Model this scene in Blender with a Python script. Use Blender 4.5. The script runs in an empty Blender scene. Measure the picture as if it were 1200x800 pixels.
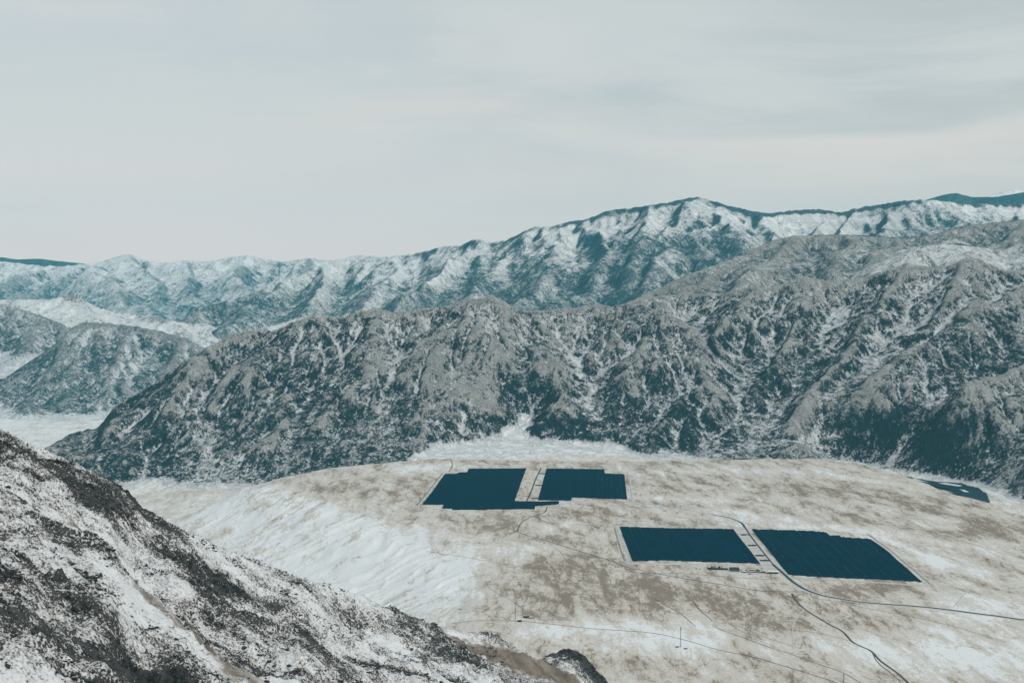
import bpy, bmesh, math, random
import numpy as np

S = bpy.context.scene
C = S.collection
R = math.radians
random.seed(7)

# ------------------------------------------------------------------ camera
CAM_H = 800.0                      # metres above the solar plateau
F = 1650.0                         # focal length in units of a 1200 px wide frame
PITCH = math.atan(100.0 / F)
cam_d = bpy.data.cameras.new('camera')
cam = bpy.data.objects.new('camera', cam_d)
C.objects.link(cam)
cam.location = (0, 0, CAM_H)
cam.rotation_euler = (math.pi / 2 - PITCH, 0, 0)
cam_d.sensor_width = 36
cam_d.lens = 36 * F / 1200
cam_d.clip_start = 1
cam_d.clip_end = 90000
S.camera = cam

# ------------------------------------------------------------------ light
SUN_EL, SUN_AZ = R(36), R(134)     # azimuth from +Y towards +X: the sun stands behind the camera to the right
sun_d = bpy.data.lights.new('sun', 'SUN')
sun_d.energy = 1.5
sun_d.angle = R(10)
sun_d.color = (1.0, 0.94, 0.87)
sun = bpy.data.objects.new('sun', sun_d)
C.objects.link(sun)
sun.rotation_euler = (math.pi / 2 - SUN_EL, 0, math.pi - SUN_AZ)
S.view_settings.view_transform = 'Standard'
S.view_settings.look = 'None'
S.view_settings.exposure = 0.0
S.view_settings.gamma = 1.0
try:
    S.cycles.volume_bounces = 1
    S.cycles.max_bounces = 4
    S.cycles.diffuse_bounces = 2
    S.cycles.glossy_bounces = 2
    S.cycles.transmission_bounces = 1
except Exception:
    pass


class NT:
    """small helper round a node tree"""
    def __init__(s, tree):
        s.t = tree
        s.n = tree.nodes
        s.l = tree.links

    def new(s, kind, **kw):
        nd = s.n.new(kind)
        for k, v in kw.items():
            setattr(nd, k, v)
        return nd

    def put(s, sock, v):
        if isinstance(v, bpy.types.NodeSocket):
            s.l.new(v, sock)
        elif v is not None:
            if hasattr(sock.default_value, '__len__') and not hasattr(v, '__len__'):
                v = (v,) * len(sock.default_value)
            if hasattr(v, '__len__') and len(sock.default_value) == 4 and len(v) == 3:
                v = tuple(v) + (1,)
            sock.default_value = v

    def math(s, op, a, b=None, c=None, clamp=False):
        nd = s.new('ShaderNodeMath', operation=op, use_clamp=clamp)
        s.put(nd.inputs[0], a)
        if b is not None:
            s.put(nd.inputs[1], b)
        if c is not None:
            s.put(nd.inputs[2], c)
        return nd.outputs[0]

    def ramp(s, v, a, b, lo=0.0, hi=1.0):
        nd = s.new('ShaderNodeMapRange', interpolation_type='SMOOTHSTEP')
        s.put(nd.inputs[0], v)
        nd.inputs[1].default_value = a
        nd.inputs[2].default_value = b
        nd.inputs[3].default_value = lo
        nd.inputs[4].default_value = hi
        return nd.outputs[0]

    def mix(s, f, a, b):
        nd = s.new('ShaderNodeMix', data_type='RGBA')
        s.put(nd.inputs[0], f)
        s.put(nd.inputs[6], a)
        s.put(nd.inputs[7], b)
        return nd.outputs[2]

    def pos(s):
        return s.new('ShaderNodeNewGeometry').outputs['Position']

    def mapped(s, v, scale, rot=(0, 0, 0), loc=(0, 0, 0)):
        nd = s.new('ShaderNodeMapping')
        s.put(nd.inputs[0], v)
        nd.inputs[1].default_value = loc
        nd.inputs[2].default_value = rot
        nd.inputs[3].default_value = scale
        return nd.outputs[0]

    def noise(s, v, scale, detail=4, rough=0.55, dist=0.0):
        nd = s.new('ShaderNodeTexNoise')
        s.put(nd.inputs['Vector'], v)
        nd.inputs['Scale'].default_value = scale
        nd.inputs['Detail'].default_value = detail
        nd.inputs['Roughness'].default_value = rough
        nd.inputs['Distortion'].default_value = dist
        return nd.outputs[0]

    def attr(s, name):
        return s.new('ShaderNodeAttribute', attribute_name=name).outputs['Fac']


# ------------------------------------------------------------------ sky
world = bpy.data.worlds.new("World")
S.world = world
world.use_nodes = True
wt = NT(world.node_tree)
wt.n.clear()
sky = wt.new('ShaderNodeTexSky', sky_type='NISHITA')
sky.sun_disc = False
sky.sun_elevation = SUN_EL
sky.sun_rotation = SUN_AZ
sky.altitude = 1500
sky.dust_density = 2.0
bg_clear = wt.new('ShaderNodeBackground')
wt.put(bg_clear.inputs[0], sky.outputs[0])
bg_clear.inputs[1].default_value = 0.09
tc = wt.new('ShaderNodeTexCoord').outputs['Generated']
sep = wt.new('ShaderNodeSeparateXYZ')
wt.put(sep.inputs[0], tc)
up = sep.outputs[2]
# cloud sheet: long soft bands, slightly warm near the horizon
band = wt.noise(wt.mapped(tc, (1.6, 1.6, 8.0), rot=(0, R(9), 0), loc=(0.4, 0.2, 0.1)), 1.7, 6, 0.58, 0.9)
band2 = wt.noise(wt.mapped(tc, (3.0, 3.0, 22.0), rot=(0, R(-7), 0), loc=(3, 1, 0)), 1.3, 4, 0.5, 0.4)
low = wt.ramp(up, 0.0, 0.12, 1.0, 0.0)
right = wt.ramp(sep.outputs[0], -0.35, 0.45)
cool = wt.mix(right, (0.61, 0.655, 0.675), (0.50, 0.55, 0.55))
cool = wt.mix(wt.ramp(band, 0.36, 0.66), cool, (0.655, 0.68, 0.67))
warm = wt.mix(right, (0.90, 0.765, 0.74), (0.74, 0.69, 0.66))
base = wt.mix(wt.math('MULTIPLY', low, 0.85), cool, warm)
base = wt.mix(wt.math('MULTIPLY', wt.ramp(band2, 0.50, 0.72), 0.55), base, (0.76, 0.705, 0.67))
glow = wt.math('MULTIPLY', wt.math('MULTIPLY', wt.ramp(up, 0.03, 0.07), wt.ramp(up, 0.12, 0.075)), wt.ramp(sep.outputs[0], -0.15, 0.25))
glow = wt.math('MULTIPLY', glow, wt.ramp(band2, 0.30, 0.62))
base = wt.mix(wt.math('MULTIPLY', glow, 0.8), base, (0.78, 0.73, 0.69))
hi = wt.ramp(up, 0.25, 0.9)
base = wt.mix(hi, base, (0.66, 0.71, 0.73))
bg_cloud = wt.new('ShaderNodeBackground')
wt.put(bg_cloud.inputs[0], base)
bg_cloud.inputs[1].default_value = 1.0
mx = wt.new('ShaderNodeMixShader')
mx.inputs[0].default_value = 0.93
wt.l.new(bg_clear.outputs[0], mx.inputs[1])
wt.l.new(bg_cloud.outputs[0], mx.inputs[2])
wo = wt.new('ShaderNodeOutputWorld')
wt.l.new(mx.outputs[0], wo.inputs[0])

HAZE_DENSITY = 1.45e-5
HAZE_COLOR = (0.24, 0.74, 0.90)


# ------------------------------------------------------------------ geometry helpers
def W(px, py, D):
    """a point of the place from a bearing in the frame and its distance D (world y)"""
    dx = (px - 600.0) / F
    u = (400.0 - py) / F
    ry = math.cos(PITCH) + u * math.sin(PITCH)
    rz = -math.sin(PITCH) + u * math.cos(PITCH)
    k = D / ry
    return (dx * k, D, CAM_H + rz * k)


def P(px, py, z=0.0):
    """a point on the level z"""
    dx = (px - 600.0) / F
    u = (400.0 - py) / F
    ry = math.cos(PITCH) + u * math.sin(PITCH)
    rz = -math.sin(PITCH) + u * math.cos(PITCH)
    k = (z - CAM_H) / rz
    return (dx * k, ry * k)


def to_px(x, y, z):
    """bearing of a point in the 1200 x 800 frame (arrays)"""
    dz = z - CAM_H
    f = y * math.cos(PITCH) - dz * math.sin(PITCH)
    u = y * math.sin(PITCH) + dz * math.cos(PITCH)
    return 600 + F * x / f, 400 - F * u / f


def sstep(a, b, v):
    t = np.clip((v - a) / (b - a), 0, 1)
    return t * t * (3 - 2 * t)


def perlin(x, y, seed=0):
    rs = np.random.RandomState(seed)
    perm = rs.permutation(256)
    perm = np.concatenate([perm, perm])
    ang = rs.rand(256) * 2 * np.pi
    gx, gy = np.cos(ang), np.sin(ang)
    xi = np.floor(x).astype(np.int64)
    yi = np.floor(y).astype(np.int64)
    xf = x - xi
    yf = y - yi
    xi &= 255
    yi &= 255
    u = xf * xf * xf * (xf * (xf * 6 - 15) + 10)
    v = yf * yf * yf * (yf * (yf * 6 - 15) + 10)

    def g(ix, iy, fx, fy):
        k = perm[perm[ix] + iy]
        return gx[k] * fx + gy[k] * fy
    x1 = (xi + 1) & 255
    y1 = (yi + 1) & 255
    a = g(xi, yi, xf, yf)
    b = g(x1, yi, xf - 1, yf)
    c = g(xi, y1, xf, yf - 1)
    d = g(x1, y1, xf - 1, yf - 1)
    return (a + u * (b - a) + v * ((c + u * (d - c)) - (a + u * (b - a)))) * 1.5


def fbm(x, y, wave, octs=5, seed=0, gain=0.5):
    o = np.zeros(np.broadcast(x, y).shape)
    a, f = 1.0, 1.0 / wave
    for i in range(octs):
        o += a * perlin(x * f + 17.3 * i, y * f - 9.1 * i, seed + i)
        a *= gain
        f *= 2.03
    return o


def ridged(x, y, wave, octs=5, seed=0, gain=0.5):
    o = np.zeros(np.broadcast(x, y).shape)
    a, f = 1.0, 1.0 / wave
    w = np.ones_like(o)
    for i in range(octs):
        n = 1 - np.abs(perlin(x * f + 5.7 * i, y * f + 3.3 * i, seed + i)) * 1.6
        n = np.clip(n, 0, 1) ** 2
        o += a * n * w
        w = np.clip(n * 1.4, 0, 1)
        a *= gain
        f *= 2.07
    return o


def blur(a, s):
    """gaussian blur by FFT with edge padding"""
    p = int(3 * s) + 2
    b = np.pad(a, p, mode='edge')
    fy = np.fft.fftfreq(b.shape[0])[:, None]
    fx = np.fft.rfftfreq(b.shape[1])[None, :]
    k = np.exp(-2 * (np.pi * s) ** 2 * (fx * fx + fy * fy))
    r = np.fft.irfft2(np.fft.rfft2(b) * k, s=b.shape)
    return r[p:-p, p:-p]


def resample(a, shape):
    yi = np.linspace(0, a.shape[0] - 1, shape[0])
    xi = np.linspace(0, a.shape[1] - 1, shape[1])
    y0 = np.minimum(yi.astype(int), a.shape[0] - 2)
    x0 = np.minimum(xi.astype(int), a.shape[1] - 2)
    fy = (yi - y0)[:, None]
    fx = (xi - x0)[None, :]
    t = a[y0][:, x0] * (1 - fx) + a[y0][:, x0 + 1] * fx
    b = a[y0 + 1][:, x0] * (1 - fx) + a[y0 + 1][:, x0 + 1] * fx
    return t * (1 - fy) + b * fy


def erode(h, cell, n, steps, seed=1, rate=0.35, cap=5.0, dep=0.25, batch=40000):
    """vectorised droplet erosion; returns the eroded field and how much water passed each cell"""
    rs = np.random.RandomState(seed)
    H, Wd = h.shape
    z = (h / cell).ravel().copy()
    flow = np.zeros(H * Wd)
    done = 0
    batch = int(min(batch, H * Wd / 10))
    while done < n:
        m = min(batch, n - done)
        done += m
        x = rs.rand(m) * (Wd - 3) + 1
        y = rs.rand(m) * (H - 3) + 1
        dx = np.zeros(m)
        dy = np.zeros(m)
        sp = np.ones(m)
        wa = np.ones(m)
        sed = np.zeros(m)
        for _ in range(steps):
            xi = x.astype(np.int64)
            yi = y.astype(np.int64)
            fx = x - xi
            fy = y - yi
            k = yi * Wd + xi
            a, b, c, d = z[k], z[k + 1], z[k + Wd], z[k + Wd + 1]
            gx = (b - a) * (1 - fy) + (d - c) * fy
            gy = (c - a) * (1 - fx) + (d - b) * fx
            hh = (a * (1 - fx) + b * fx) * (1 - fy) + (c * (1 - fx) + d * fx) * fy
            dx = dx * 0.15 - gx * 0.85
            dy = dy * 0.15 - gy * 0.85
            ln = np.hypot(dx, dy) + 1e-9
            dx /= ln
            dy /= ln
            nx, ny = x + dx, y + dy
            ok = (nx > 1) & (nx < Wd - 2) & (ny > 1) & (ny < H - 2)
            if ok.sum() < 50:
                break
            xj = np.clip(nx, 1, Wd - 3)
            yj = np.clip(ny, 1, H - 3)
            xk = xj.astype(np.int64)
            yk = yj.astype(np.int64)
            gx2 = xj - xk
            gy2 = yj - yk
            q = yk * Wd + xk
            h2 = (z[q] * (1 - gx2) + z[q + 1] * gx2) * (1 - gy2) + (z[q + Wd] * (1 - gx2) + z[q + Wd + 1] * gx2) * gy2
            dh = h2 - hh
            capac = np.maximum(-dh, 0.01) * sp * wa * cap
            over = sed - capac
            amt = np.where(dh > 0, np.minimum(dh, sed), np.where(over > 0, over * dep, -np.minimum(-over * rate, np.maximum(-dh, 0) * 0.5)))
            amt = np.clip(amt, -0.5, 0.5)
            sed = sed - amt
            wts = np.clip(amt, -0.5, 0.5) * ok
            idx = np.concatenate([k, k + 1, k + Wd, k + Wd + 1])
            ww = np.concatenate([wts * (1 - fx) * (1 - fy), wts * fx * (1 - fy), wts * (1 - fx) * fy, wts * fx * fy])
            z += np.bincount(idx, ww, H * Wd)
            flow += np.bincount(k, wa * ok, H * Wd)
            sp = np.sqrt(np.clip(sp * sp - dh * 1.5, 0.05, 5))
            wa = wa * 0.985
            x, y = nx[ok], ny[ok]
            dx, dy, sp, wa, sed = dx[ok], dy[ok], sp[ok], wa[ok], sed[ok]
    return z.reshape(H, Wd) * cell, flow.reshape(H, Wd)


def sheet(name, X, Y, Z, attrs, mat, label=None, smooth=True):
    """one height field as ONE mesh object"""
    n, m = Z.shape
    co = np.stack([X, Y, Z], -1).reshape(-1, 3).astype(np.float32)
    i = np.arange(n * m).reshape(n, m)
    q = np.stack([i[:-1, :-1], i[:-1, 1:], i[1:, 1:], i[1:, :-1]], -1).reshape(-1, 4).astype(np.int32)
    me = bpy.data.meshes.new(name)
    me.vertices.add(len(co))
    me.vertices.foreach_set('co', co.ravel())
    me.loops.add(q.size)
    me.loops.foreach_set('vertex_index', q.ravel())
    me.polygons.add(len(q))
    me.polygons.foreach_set('loop_start', np.arange(0, q.size, 4, dtype=np.int32))
    me.polygons.foreach_set('loop_total', np.full(len(q), 4, dtype=np.int32))
    me.polygons.foreach_set('use_smooth', np.full(len(q), smooth, dtype=bool))
    me.update(calc_edges=True)
    for k, v in attrs.items():
        a = me.attributes.new(k, 'FLOAT', 'POINT')
        a.data.foreach_set('value', np.asarray(v, dtype=np.float32).ravel())
    me.materials.append(mat)
    o = bpy.data.objects.new(name, me)
    C.objects.link(o)
    o['kind'] = 'structure'
    if label:
        o['label'] = label
    return o


def ridge_field(X, Y, lines, slope, floor, kids=None, seed=0):
    """height as the upper envelope of sloping flanks hung from ridge polylines;
    kids = (spacing, length, drop per metre, generations): smaller spurs that leave the ridges to both sides"""
    segs = []
    rs = np.random.RandomState(seed + 500)
    todo = []
    for ln in lines:
        sl = slope
        if isinstance(ln[0], (int, float)):
            sl, ln = ln[0], ln[1:]
        p = [np.array(W(*q)) for q in ln]
        todo.append((p, sl, 0))
    while todo:
        p, sl, gen = todo.pop()
        for a, b in zip(p[:-1], p[1:]):
            segs.append((a, b, sl, gen))
        if not kids or gen >= kids[3]:
            continue
        sp = kids[0] * 0.55 ** gen
        ln_ = kids[1] * 0.5 ** gen
        side = 1
        for a, b in zip(p[:-1], p[1:]):
            v = b - a
            L = math.hypot(v[0], v[1])
            if L < 1:
                continue
            v = v / L
            n = max(1, int(round(L / sp)))
            for k in range(n):
                for side in (-1, 1):
                    t = (k + rs.rand() * 0.8 + 0.1) / n
                    st = a + (b - a) * t
                    ang = side * math.radians(rs.uniform(38, 75))
                    dv = v[:2] if v[2] < 0.02 else -v[:2]
                    d = np.array([dv[0] * math.cos(ang) - dv[1] * math.sin(ang), dv[0] * math.sin(ang) + dv[1] * math.cos(ang)])
                    l = ln_ * rs.uniform(0.6, 1.25)
                    dr = kids[2] * rs.uniform(0.85, 1.25)
                    q = [st - np.array([0, 0, 2.0])]
                    for j in range(3):
                        bend = rs.uniform(-0.3, 0.3)
                        d = np.array([d[0] - bend * d[1], d[1] + bend * d[0]])
                        d /= np.hypot(*d)
                        q.append(q[-1] + np.array([d[0], d[1], -dr * (1 - 0.12 * j)]) * l / 3)
                    todo.append((q, sl * 1.05, gen + 1))
    h = np.full(X.shape, -1e9)
    dx = abs(X[0, 1] - X[0, 0]) + 1e-6
    Xm, Ym = X.mean(0), Y.mean(1)
    for a, b, sl, gen in segs:
        rad = (1e6, 420, 200, 75)[gen]
        i0, i1 = np.searchsorted(Ym, [min(a[1], b[1]) - rad, max(a[1], b[1]) + rad])
        j0, j1 = np.searchsorted(Xm, [min(a[0], b[0]) - rad, max(a[0], b[0]) + rad])
        if i1 - i0 < 2 or j1 - j0 < 2:
            continue
        xs, ys = X[i0:i1, j0:j1], Y[i0:i1, j0:j1]
        vx, vy = b[0] - a[0], b[1] - a[1]
        L2 = vx * vx + vy * vy + 1e-6
        t = np.clip(((xs - a[0]) * vx + (ys - a[1]) * vy) / L2, 0, 1)
        d = np.hypot(xs - a[0] - t * vx, ys - a[1] - t * vy)
        zz = a[2] + t * (b[2] - a[2])
        c = zz - sl * (np.sqrt(d * d + 60) - 7.7) * (1 - 0.25 * d / (d + 900))
        h[i0:i1, j0:j1] = np.maximum(h[i0:i1, j0:j1], c)
    k = 12.0
    return floor + np.logaddexp(0, (h - floor) / k) * k - 12


def fit_skyline(X, Y, Z, prof, base, width=10, tries=3):
    """nudges the crest so its outline passes through the surveyed crest points"""
    px_t = np.array([p[0] for p in prof], float)
    py_t = np.array([p[1] for p in prof], float)
    xs = np.arange(px_t[0], px_t[-1], 3.0)
    for _ in range(tries):
        u, v = to_px(X, Y, Z)
        k = ((u - xs[0]) / 3.0).round().astype(int)
        ok = (k >= 0) & (k < len(xs))
        kk = k[ok]
        vv = v[ok]
        top = np.full(len(xs), 1e9)
        np.minimum.at(top, kk, vv)
        order = np.flatnonzero(ok.ravel())
        hit = vv <= top[kk] + 0.01
        zc = np.full(len(xs), np.nan)
        yc = np.full(len(xs), np.nan)
        zc[kk[hit]] = Z.ravel()[order[hit]]
        yc[kk[hit]] = Y.ravel()[order[hit]]
        good = ~np.isnan(zc)
        want = np.interp(xs, px_t, py_t)
        diff = np.interp(xs, xs[good], ((top - want) / F * yc)[good])      # metres to raise
        zci = np.interp(xs, xs[good], zc[good])
        kern = np.exp(-0.5 * (np.arange(-12, 13) / (width / 3.0)) ** 2)
        kern /= kern.sum()
        g = diff / np.maximum(zci - base, 60)
        g = np.convolve(np.pad(g, 12, mode='edge'), kern, 'valid')
        gg = np.interp(u, xs, g)
        Z = Z + gg * np.maximum(Z - base, 0)
    return Z


def terrain_masks(h, cell, flow):
    gy, gx = np.gradient(h, cell)
    slope = np.hypot(gx, gy)
    cav = blur(h, 2.5) - h                          # positive in hollows
    cav2 = blur(h, 8) - h
    cav = np.clip(cav / (cav.std() * 2.2 + 1e-6), -1, 1)
    cav2 = np.clip(cav2 / (cav2.std() * 2.2 + 1e-6), -1, 1)
    fl = np.log1p(flow)
    fl = fl / (np.percentile(fl, 99) + 1e-6)
    return gx, gy, slope, cav, cav2, fl


# ------------------------------------------------------------------ materials
def material(name):
    m = bpy.data.materials.new(name)
    m.use_nodes = True
    t = NT(m.node_tree)
    t.n.clear()
    out = t.new('ShaderNodeOutputMaterial')
    b = t.new('ShaderNodeBsdfPrincipled')
    t.l.new(b.outputs[0], out.inputs[0])
    b.inputs['Roughness'].default_value = 0.9
    b.inputs['Specular IOR Level'].default_value = 0.15
    return m, t, b


def plain_mat(name, col, rough=0.8, spec=0.2, var=0.25, scale=0.5, metal=0.0):
    m, t, b = material(name)
    n = t.noise(t.pos(), scale, 5, 0.6)
    d = tuple(c * (1 - var) for c in col)
    l = tuple(min(1, c * (1 + var)) for c in col)
    t.put(b.inputs['Base Color'], t.mix(t.ramp(n, 0.3, 0.7), d, l))
    b.inputs['Roughness'].default_value = rough
    b.inputs['Specular IOR Level'].default_value = spec
    b.inputs['Metallic'].default_value = metal
    return m


def mountain_mat(name, dark, mid, light, snow, wave, bump, forest=(0.012, 0.055, 0.07), warp=(1, 1, 0.5), streak=0.30, grain=1.0):
    """rock of three tones, thin snow and dark conifers; wave = size of the finest grain in metres"""
    m, t, b = material(name)
    p = t.pos()
    pm = t.mapped(p, warp, rot=(0.25, 0.35, 0.4))
    n1 = t.noise(pm, 1.0 / (wave * 14), 8, 0.62, 0.5)
    n2 = t.noise(pm, 1.0 / (wave * 3), 5, 0.66, 0.2)
    n3 = t.noise(p, 1.0 / wave, 3, 0.6)
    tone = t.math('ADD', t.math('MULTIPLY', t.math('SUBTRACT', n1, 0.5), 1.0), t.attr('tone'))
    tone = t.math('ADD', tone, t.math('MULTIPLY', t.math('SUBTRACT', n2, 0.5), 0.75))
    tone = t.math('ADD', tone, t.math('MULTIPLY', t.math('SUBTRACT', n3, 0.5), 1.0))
    nj = t.noise(pm, 1.0 / (wave * 8), 6, 0.62, 0.6)
    joint = t.ramp(t.math('ABSOLUTE', t.math('SUBTRACT', nj, 0.5)), 0.0, 0.07)
    tone = t.math('ADD', tone, t.math('MULTIPLY', t.math('SUBTRACT', joint, 0.75), 0.24))
    for sc, wt_ in ((5.0, 0.30), (1.8, 0.30)):
        vo = t.new('ShaderNodeTexVoronoi', feature='F1')
        vd = t.new('ShaderNodeVectorMath', operation='ADD')
        ns = t.new('ShaderNodeTexNoise')
        t.put(ns.inputs['Vector'], p)
        ns.inputs['Scale'].default_value = 1.0 / (wave * sc * 1.5)
        ns.inputs['Detail'].default_value = 3
        vs_ = t.new('ShaderNodeVectorMath', operation='SCALE')
        t.put(vs_.inputs[0], ns.outputs['Color'])
        vs_.inputs['Scale'].default_value = wave * sc * 1.1
        t.put(vd.inputs[0], pm)
        t.put(vd.inputs[1], vs_.outputs[0])
        t.put(vo.inputs['Vector'], vd.outputs[0])
        vo.inputs['Scale'].default_value = 1.0 / (wave * sc)
        sp_ = t.new('ShaderNodeSeparateColor')
        t.put(sp_.inputs[0], vo.outputs['Color'])
        tone = t.math('ADD', tone, t.math('MULTIPLY', t.math('SUBTRACT', sp_.outputs[0], 0.5), wt_))
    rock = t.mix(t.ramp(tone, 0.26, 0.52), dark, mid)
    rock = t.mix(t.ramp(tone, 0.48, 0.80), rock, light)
    n4 = t.noise(p, 2.1 / wave, 3, 0.65)
    hsv = t.new('ShaderNodeHueSaturation')
    t.put(hsv.inputs['Color'], rock)
    t.put(hsv.inputs['Value'], t.math('ADD', t.math('MULTIPLY', t.math('ADD', n3, n4), 1.5), -0.5))
    rock = hsv.outputs[0]
    s = t.math('ADD', t.attr('snow'), t.math('MULTIPLY', t.math('SUBTRACT', n2, 0.5), 1.6 * grain))
    s = t.math('ADD', s, t.math('MULTIPLY', t.math('SUBTRACT', n3, 0.5), 1.3 * grain))
    s = t.math('ADD', s, t.math('MULTIPLY', t.math('SUBTRACT', n1, 0.5), 0.5))
    col = t.mix(t.ramp(s, 0.5 - streak, 0.5 + streak), rock, snow)
    col = t.mix(t.ramp(s, 0.95, 1.35), col, (0.77, 0.785, 0.79))
    f = t.math('ADD', t.attr('forest'), t.math('MULTIPLY', t.math('SUBTRACT', n2, 0.5), 1.3 * grain))
    f = t.math('ADD', f, t.math('MULTIPLY', t.math('SUBTRACT', n3, 0.5), 0.9 * grain))
    mottle = t.math('ADD', t.math('MULTIPLY', n4, 0.9), t.math('MULTIPLY', n3, 0.6))
    wood = t.mix(t.ramp(mottle, 0.72, 1.0), forest, tuple(min(1, c * 2.6 + 0.035) for c in forest))  # noise flecks parts of the conifers with a paler tone at random
    col = t.mix(t.ramp(f, 0.40, 0.66, 0.0, 0.93), col, wood)
    t.put(b.inputs['Base Color'], col)
    hgt = t.math('ADD', t.math('MULTIPLY', n2, 0.8), t.math('ADD', t.math('MULTIPLY', n3, 0.3), t.math('MULTIPLY', joint, 0.5)))
    bp = t.new('ShaderNodeBump')
    bp.inputs['Strength'].default_value = 1.0
    bp.inputs['Distance'].default_value = bump
    t.put(bp.inputs['Height'], hgt)
    t.l.new(bp.outputs[0], b.inputs['Normal'])
    return m


SNOW = (0.74, 0.76, 0.77)

# ================================================================== THE GROUND SHEET
RIM = [(470, 900), (545, 760), (583, 705), (585, 688), (570, 664), (520, 632), (450, 604), (385, 578), (335, 562),
       (345, 557), (420, 546), (500, 538), (560, 539), (640, 540), (760, 541), (850, 538), (950, 538), (1000, 542),
       (1050, 556), (1100, 573), (1160, 590), (1230, 612), (1400, 660), (1800, 760), (2600, 1200), (600, 2200)]
RIM_W = [P(*q) for q in RIM]


def poly_sdf(X, Y, poly):
    """distance to a closed polygon (negative inside) and arc length of the nearest point"""
    d = np.full(X.shape, 1e18)
    arc = np.zeros(X.shape)
    ins = np.zeros(X.shape, dtype=bool)
    s = 0.0
    n = len(poly)
    for i in range(n):
        ax, ay = poly[i]
        bx, by = poly[(i + 1) % n]
        vx, vy = bx - ax, by - ay
        L2 = vx * vx + vy * vy + 1e-9
        t = np.clip(((X - ax) * vx + (Y - ay) * vy) / L2, 0, 1)
        dd = (X - ax - t * vx) ** 2 + (Y - ay - t * vy) ** 2
        c = dd < d
        d = np.where(c, dd, d)
        arc = np.where(c, s + t * math.sqrt(L2), arc)
        c1 = (ay > Y) != (by > Y)
        xi = (bx - ax) * (Y - ay) / (by - ay if abs(by - ay) > 1e-9 else 1e-9) + ax
        ins ^= c1 & (X < xi)
        s += math.sqrt(L2)
    d = np.sqrt(d)
    return np.where(ins, -d, d), arc


RIVER = [(1000, 549), (1050, 557), (1085, 562), (1112, 567), (1134, 575), (1148, 586), (1170, 600), (1240, 612)]
RIVER_Z = -74.0
RIVER_W = [P(a, b, RIVER_Z) for a, b in RIVER]


def line_dist(X, Y, pts):
    d = np.full(np.shape(X), 1e18)
    for a, b in zip(pts[:-1], pts[1:]):
        vx, vy = b[0] - a[0], b[1] - a[1]
        L2 = vx * vx + vy * vy + 1e-9
        t = np.clip(((X - a[0]) * vx + (Y - a[1]) * vy) / L2, 0, 1)
        d = np.minimum(d, (X - a[0] - t * vx) ** 2 + (Y - a[1] - t * vy) ** 2)
    return np.sqrt(d)


def ground_h(X, Y):
    X = np.asarray(X, float)
    Y = np.asarray(Y, float)
    wx = X + 25 * fbm(X, Y, 260, 3, 40)
    wy = Y + 25 * fbm(X, Y, 260, 3, 50)
    sd, arc = poly_sdf(wx, wy, RIM_W)
    # level of the country below the rim, from the deep left valley to the river on the right
    low = np.interp(X, [-1500, -900, -350, 100, 700, 1100, 1500, 2200], [-165, -150, -95, -34, -40, -72, -85, -85])
    far = sstep(6500, 9000, Y)
    low = low * (1 - far) - 205 * far
    near = sstep(2600, 1800, Y)
    low = low * (1 - near) + -60 * near
    wid = np.interp(X, [-1500, -700, -200, 300, 900, 1200], [460, 460, 330, 260, 260, 190])
    f = sstep(0, 1, np.clip(sd, 0, None) / wid * 0.93 + 0.07 * (sd > 0))
    f = sstep(-30, wid, sd) ** 1.15
    # rills that run down the left slope
    rill = ridged(arc + 60 * fbm(X, Y, 240, 3, 62), sd * 0.22 + 40, 85, 4, 60, 0.6)
    amp = sstep(20, 120, sd) * sstep(560, 300, sd) * sstep(200, -300, X) * sstep(5300, 4700, Y)
    z = low * f + (rill - 0.6) * 8 * amp
    z = z + fbm(X, Y, 900, 3, 70) * 3.0 + fbm(X, Y, 150, 3, 75) * 0.9
    hil = sstep(0.25, 0.9, fbm(X, Y, 420, 4, 80)) * sstep(200, 500, sd) * sstep(6600, 6000, Y) * sstep(-600, -900, X)
    z = z + 14 * hil
    rd = line_dist(X, Y, RIVER_W)
    bank = sstep(190, 105, rd)
    z = z * (1 - bank) + np.minimum(z, RIVER_Z - 0.6) * bank
    return z


_gx = np.arange(-700, 1301, 10.0)
_gy = np.arange(2500, 5501, 10.0)
_gz = ground_h(*np.meshgrid(_gx, _gy))


def ground_at(x, y):
    i = min(max((x + 700) / 10, 0), len(_gx) - 2.001)
    j = min(max((y - 2500) / 10, 0), len(_gy) - 2.001)
    a, b = int(i), int(j)
    u, v = i - a, j - b
    return float((_gz[b, a] * (1 - u) + _gz[b, a + 1] * u) * (1 - v) + (_gz[b + 1, a] * (1 - u) + _gz[b + 1, a + 1] * u) * v)


def gauss_px(X, Y, items, z=0.0):
    """soft blotches laid out on the level z: (px, py, rx, ry, weight[, tilt in degrees])"""
    o = np.zeros(X.shape)
    for it in items:
        px, py, rx, ry, w = it[:5]
        cx, cy = P(px, py, z)
        sx = abs(P(px + rx, py, z)[0] - cx)
        sy = abs(P(px, py - ry, z)[1] - P(px, py + ry, z)[1]) / 2
        sl = 0.0
        if len(it) > 5:                              # the blotch leans: px slope dy/dx
            x2, y2 = P(px + 20, py + 20 * it[5], z)
            vx, vy = x2 - cx, y2 - cy
            L = math.hypot(vx, vy)
            a = (X - cx) * vx / L + (Y - cy) * vy / L
            b = -(X - cx) * vy / L + (Y - cy) * vx / L
            la = math.hypot(rx / 20 * vx, rx / 20 * vy)
            lb = sy * abs(vx) / L
            o += w * np.exp(-(a / la) ** 2 - (b / lb) ** 2)
        else:
            o += w * np.exp(-((X - cx) / sx) ** 2 - ((Y - cy) / sy) ** 2)
    return o


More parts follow.
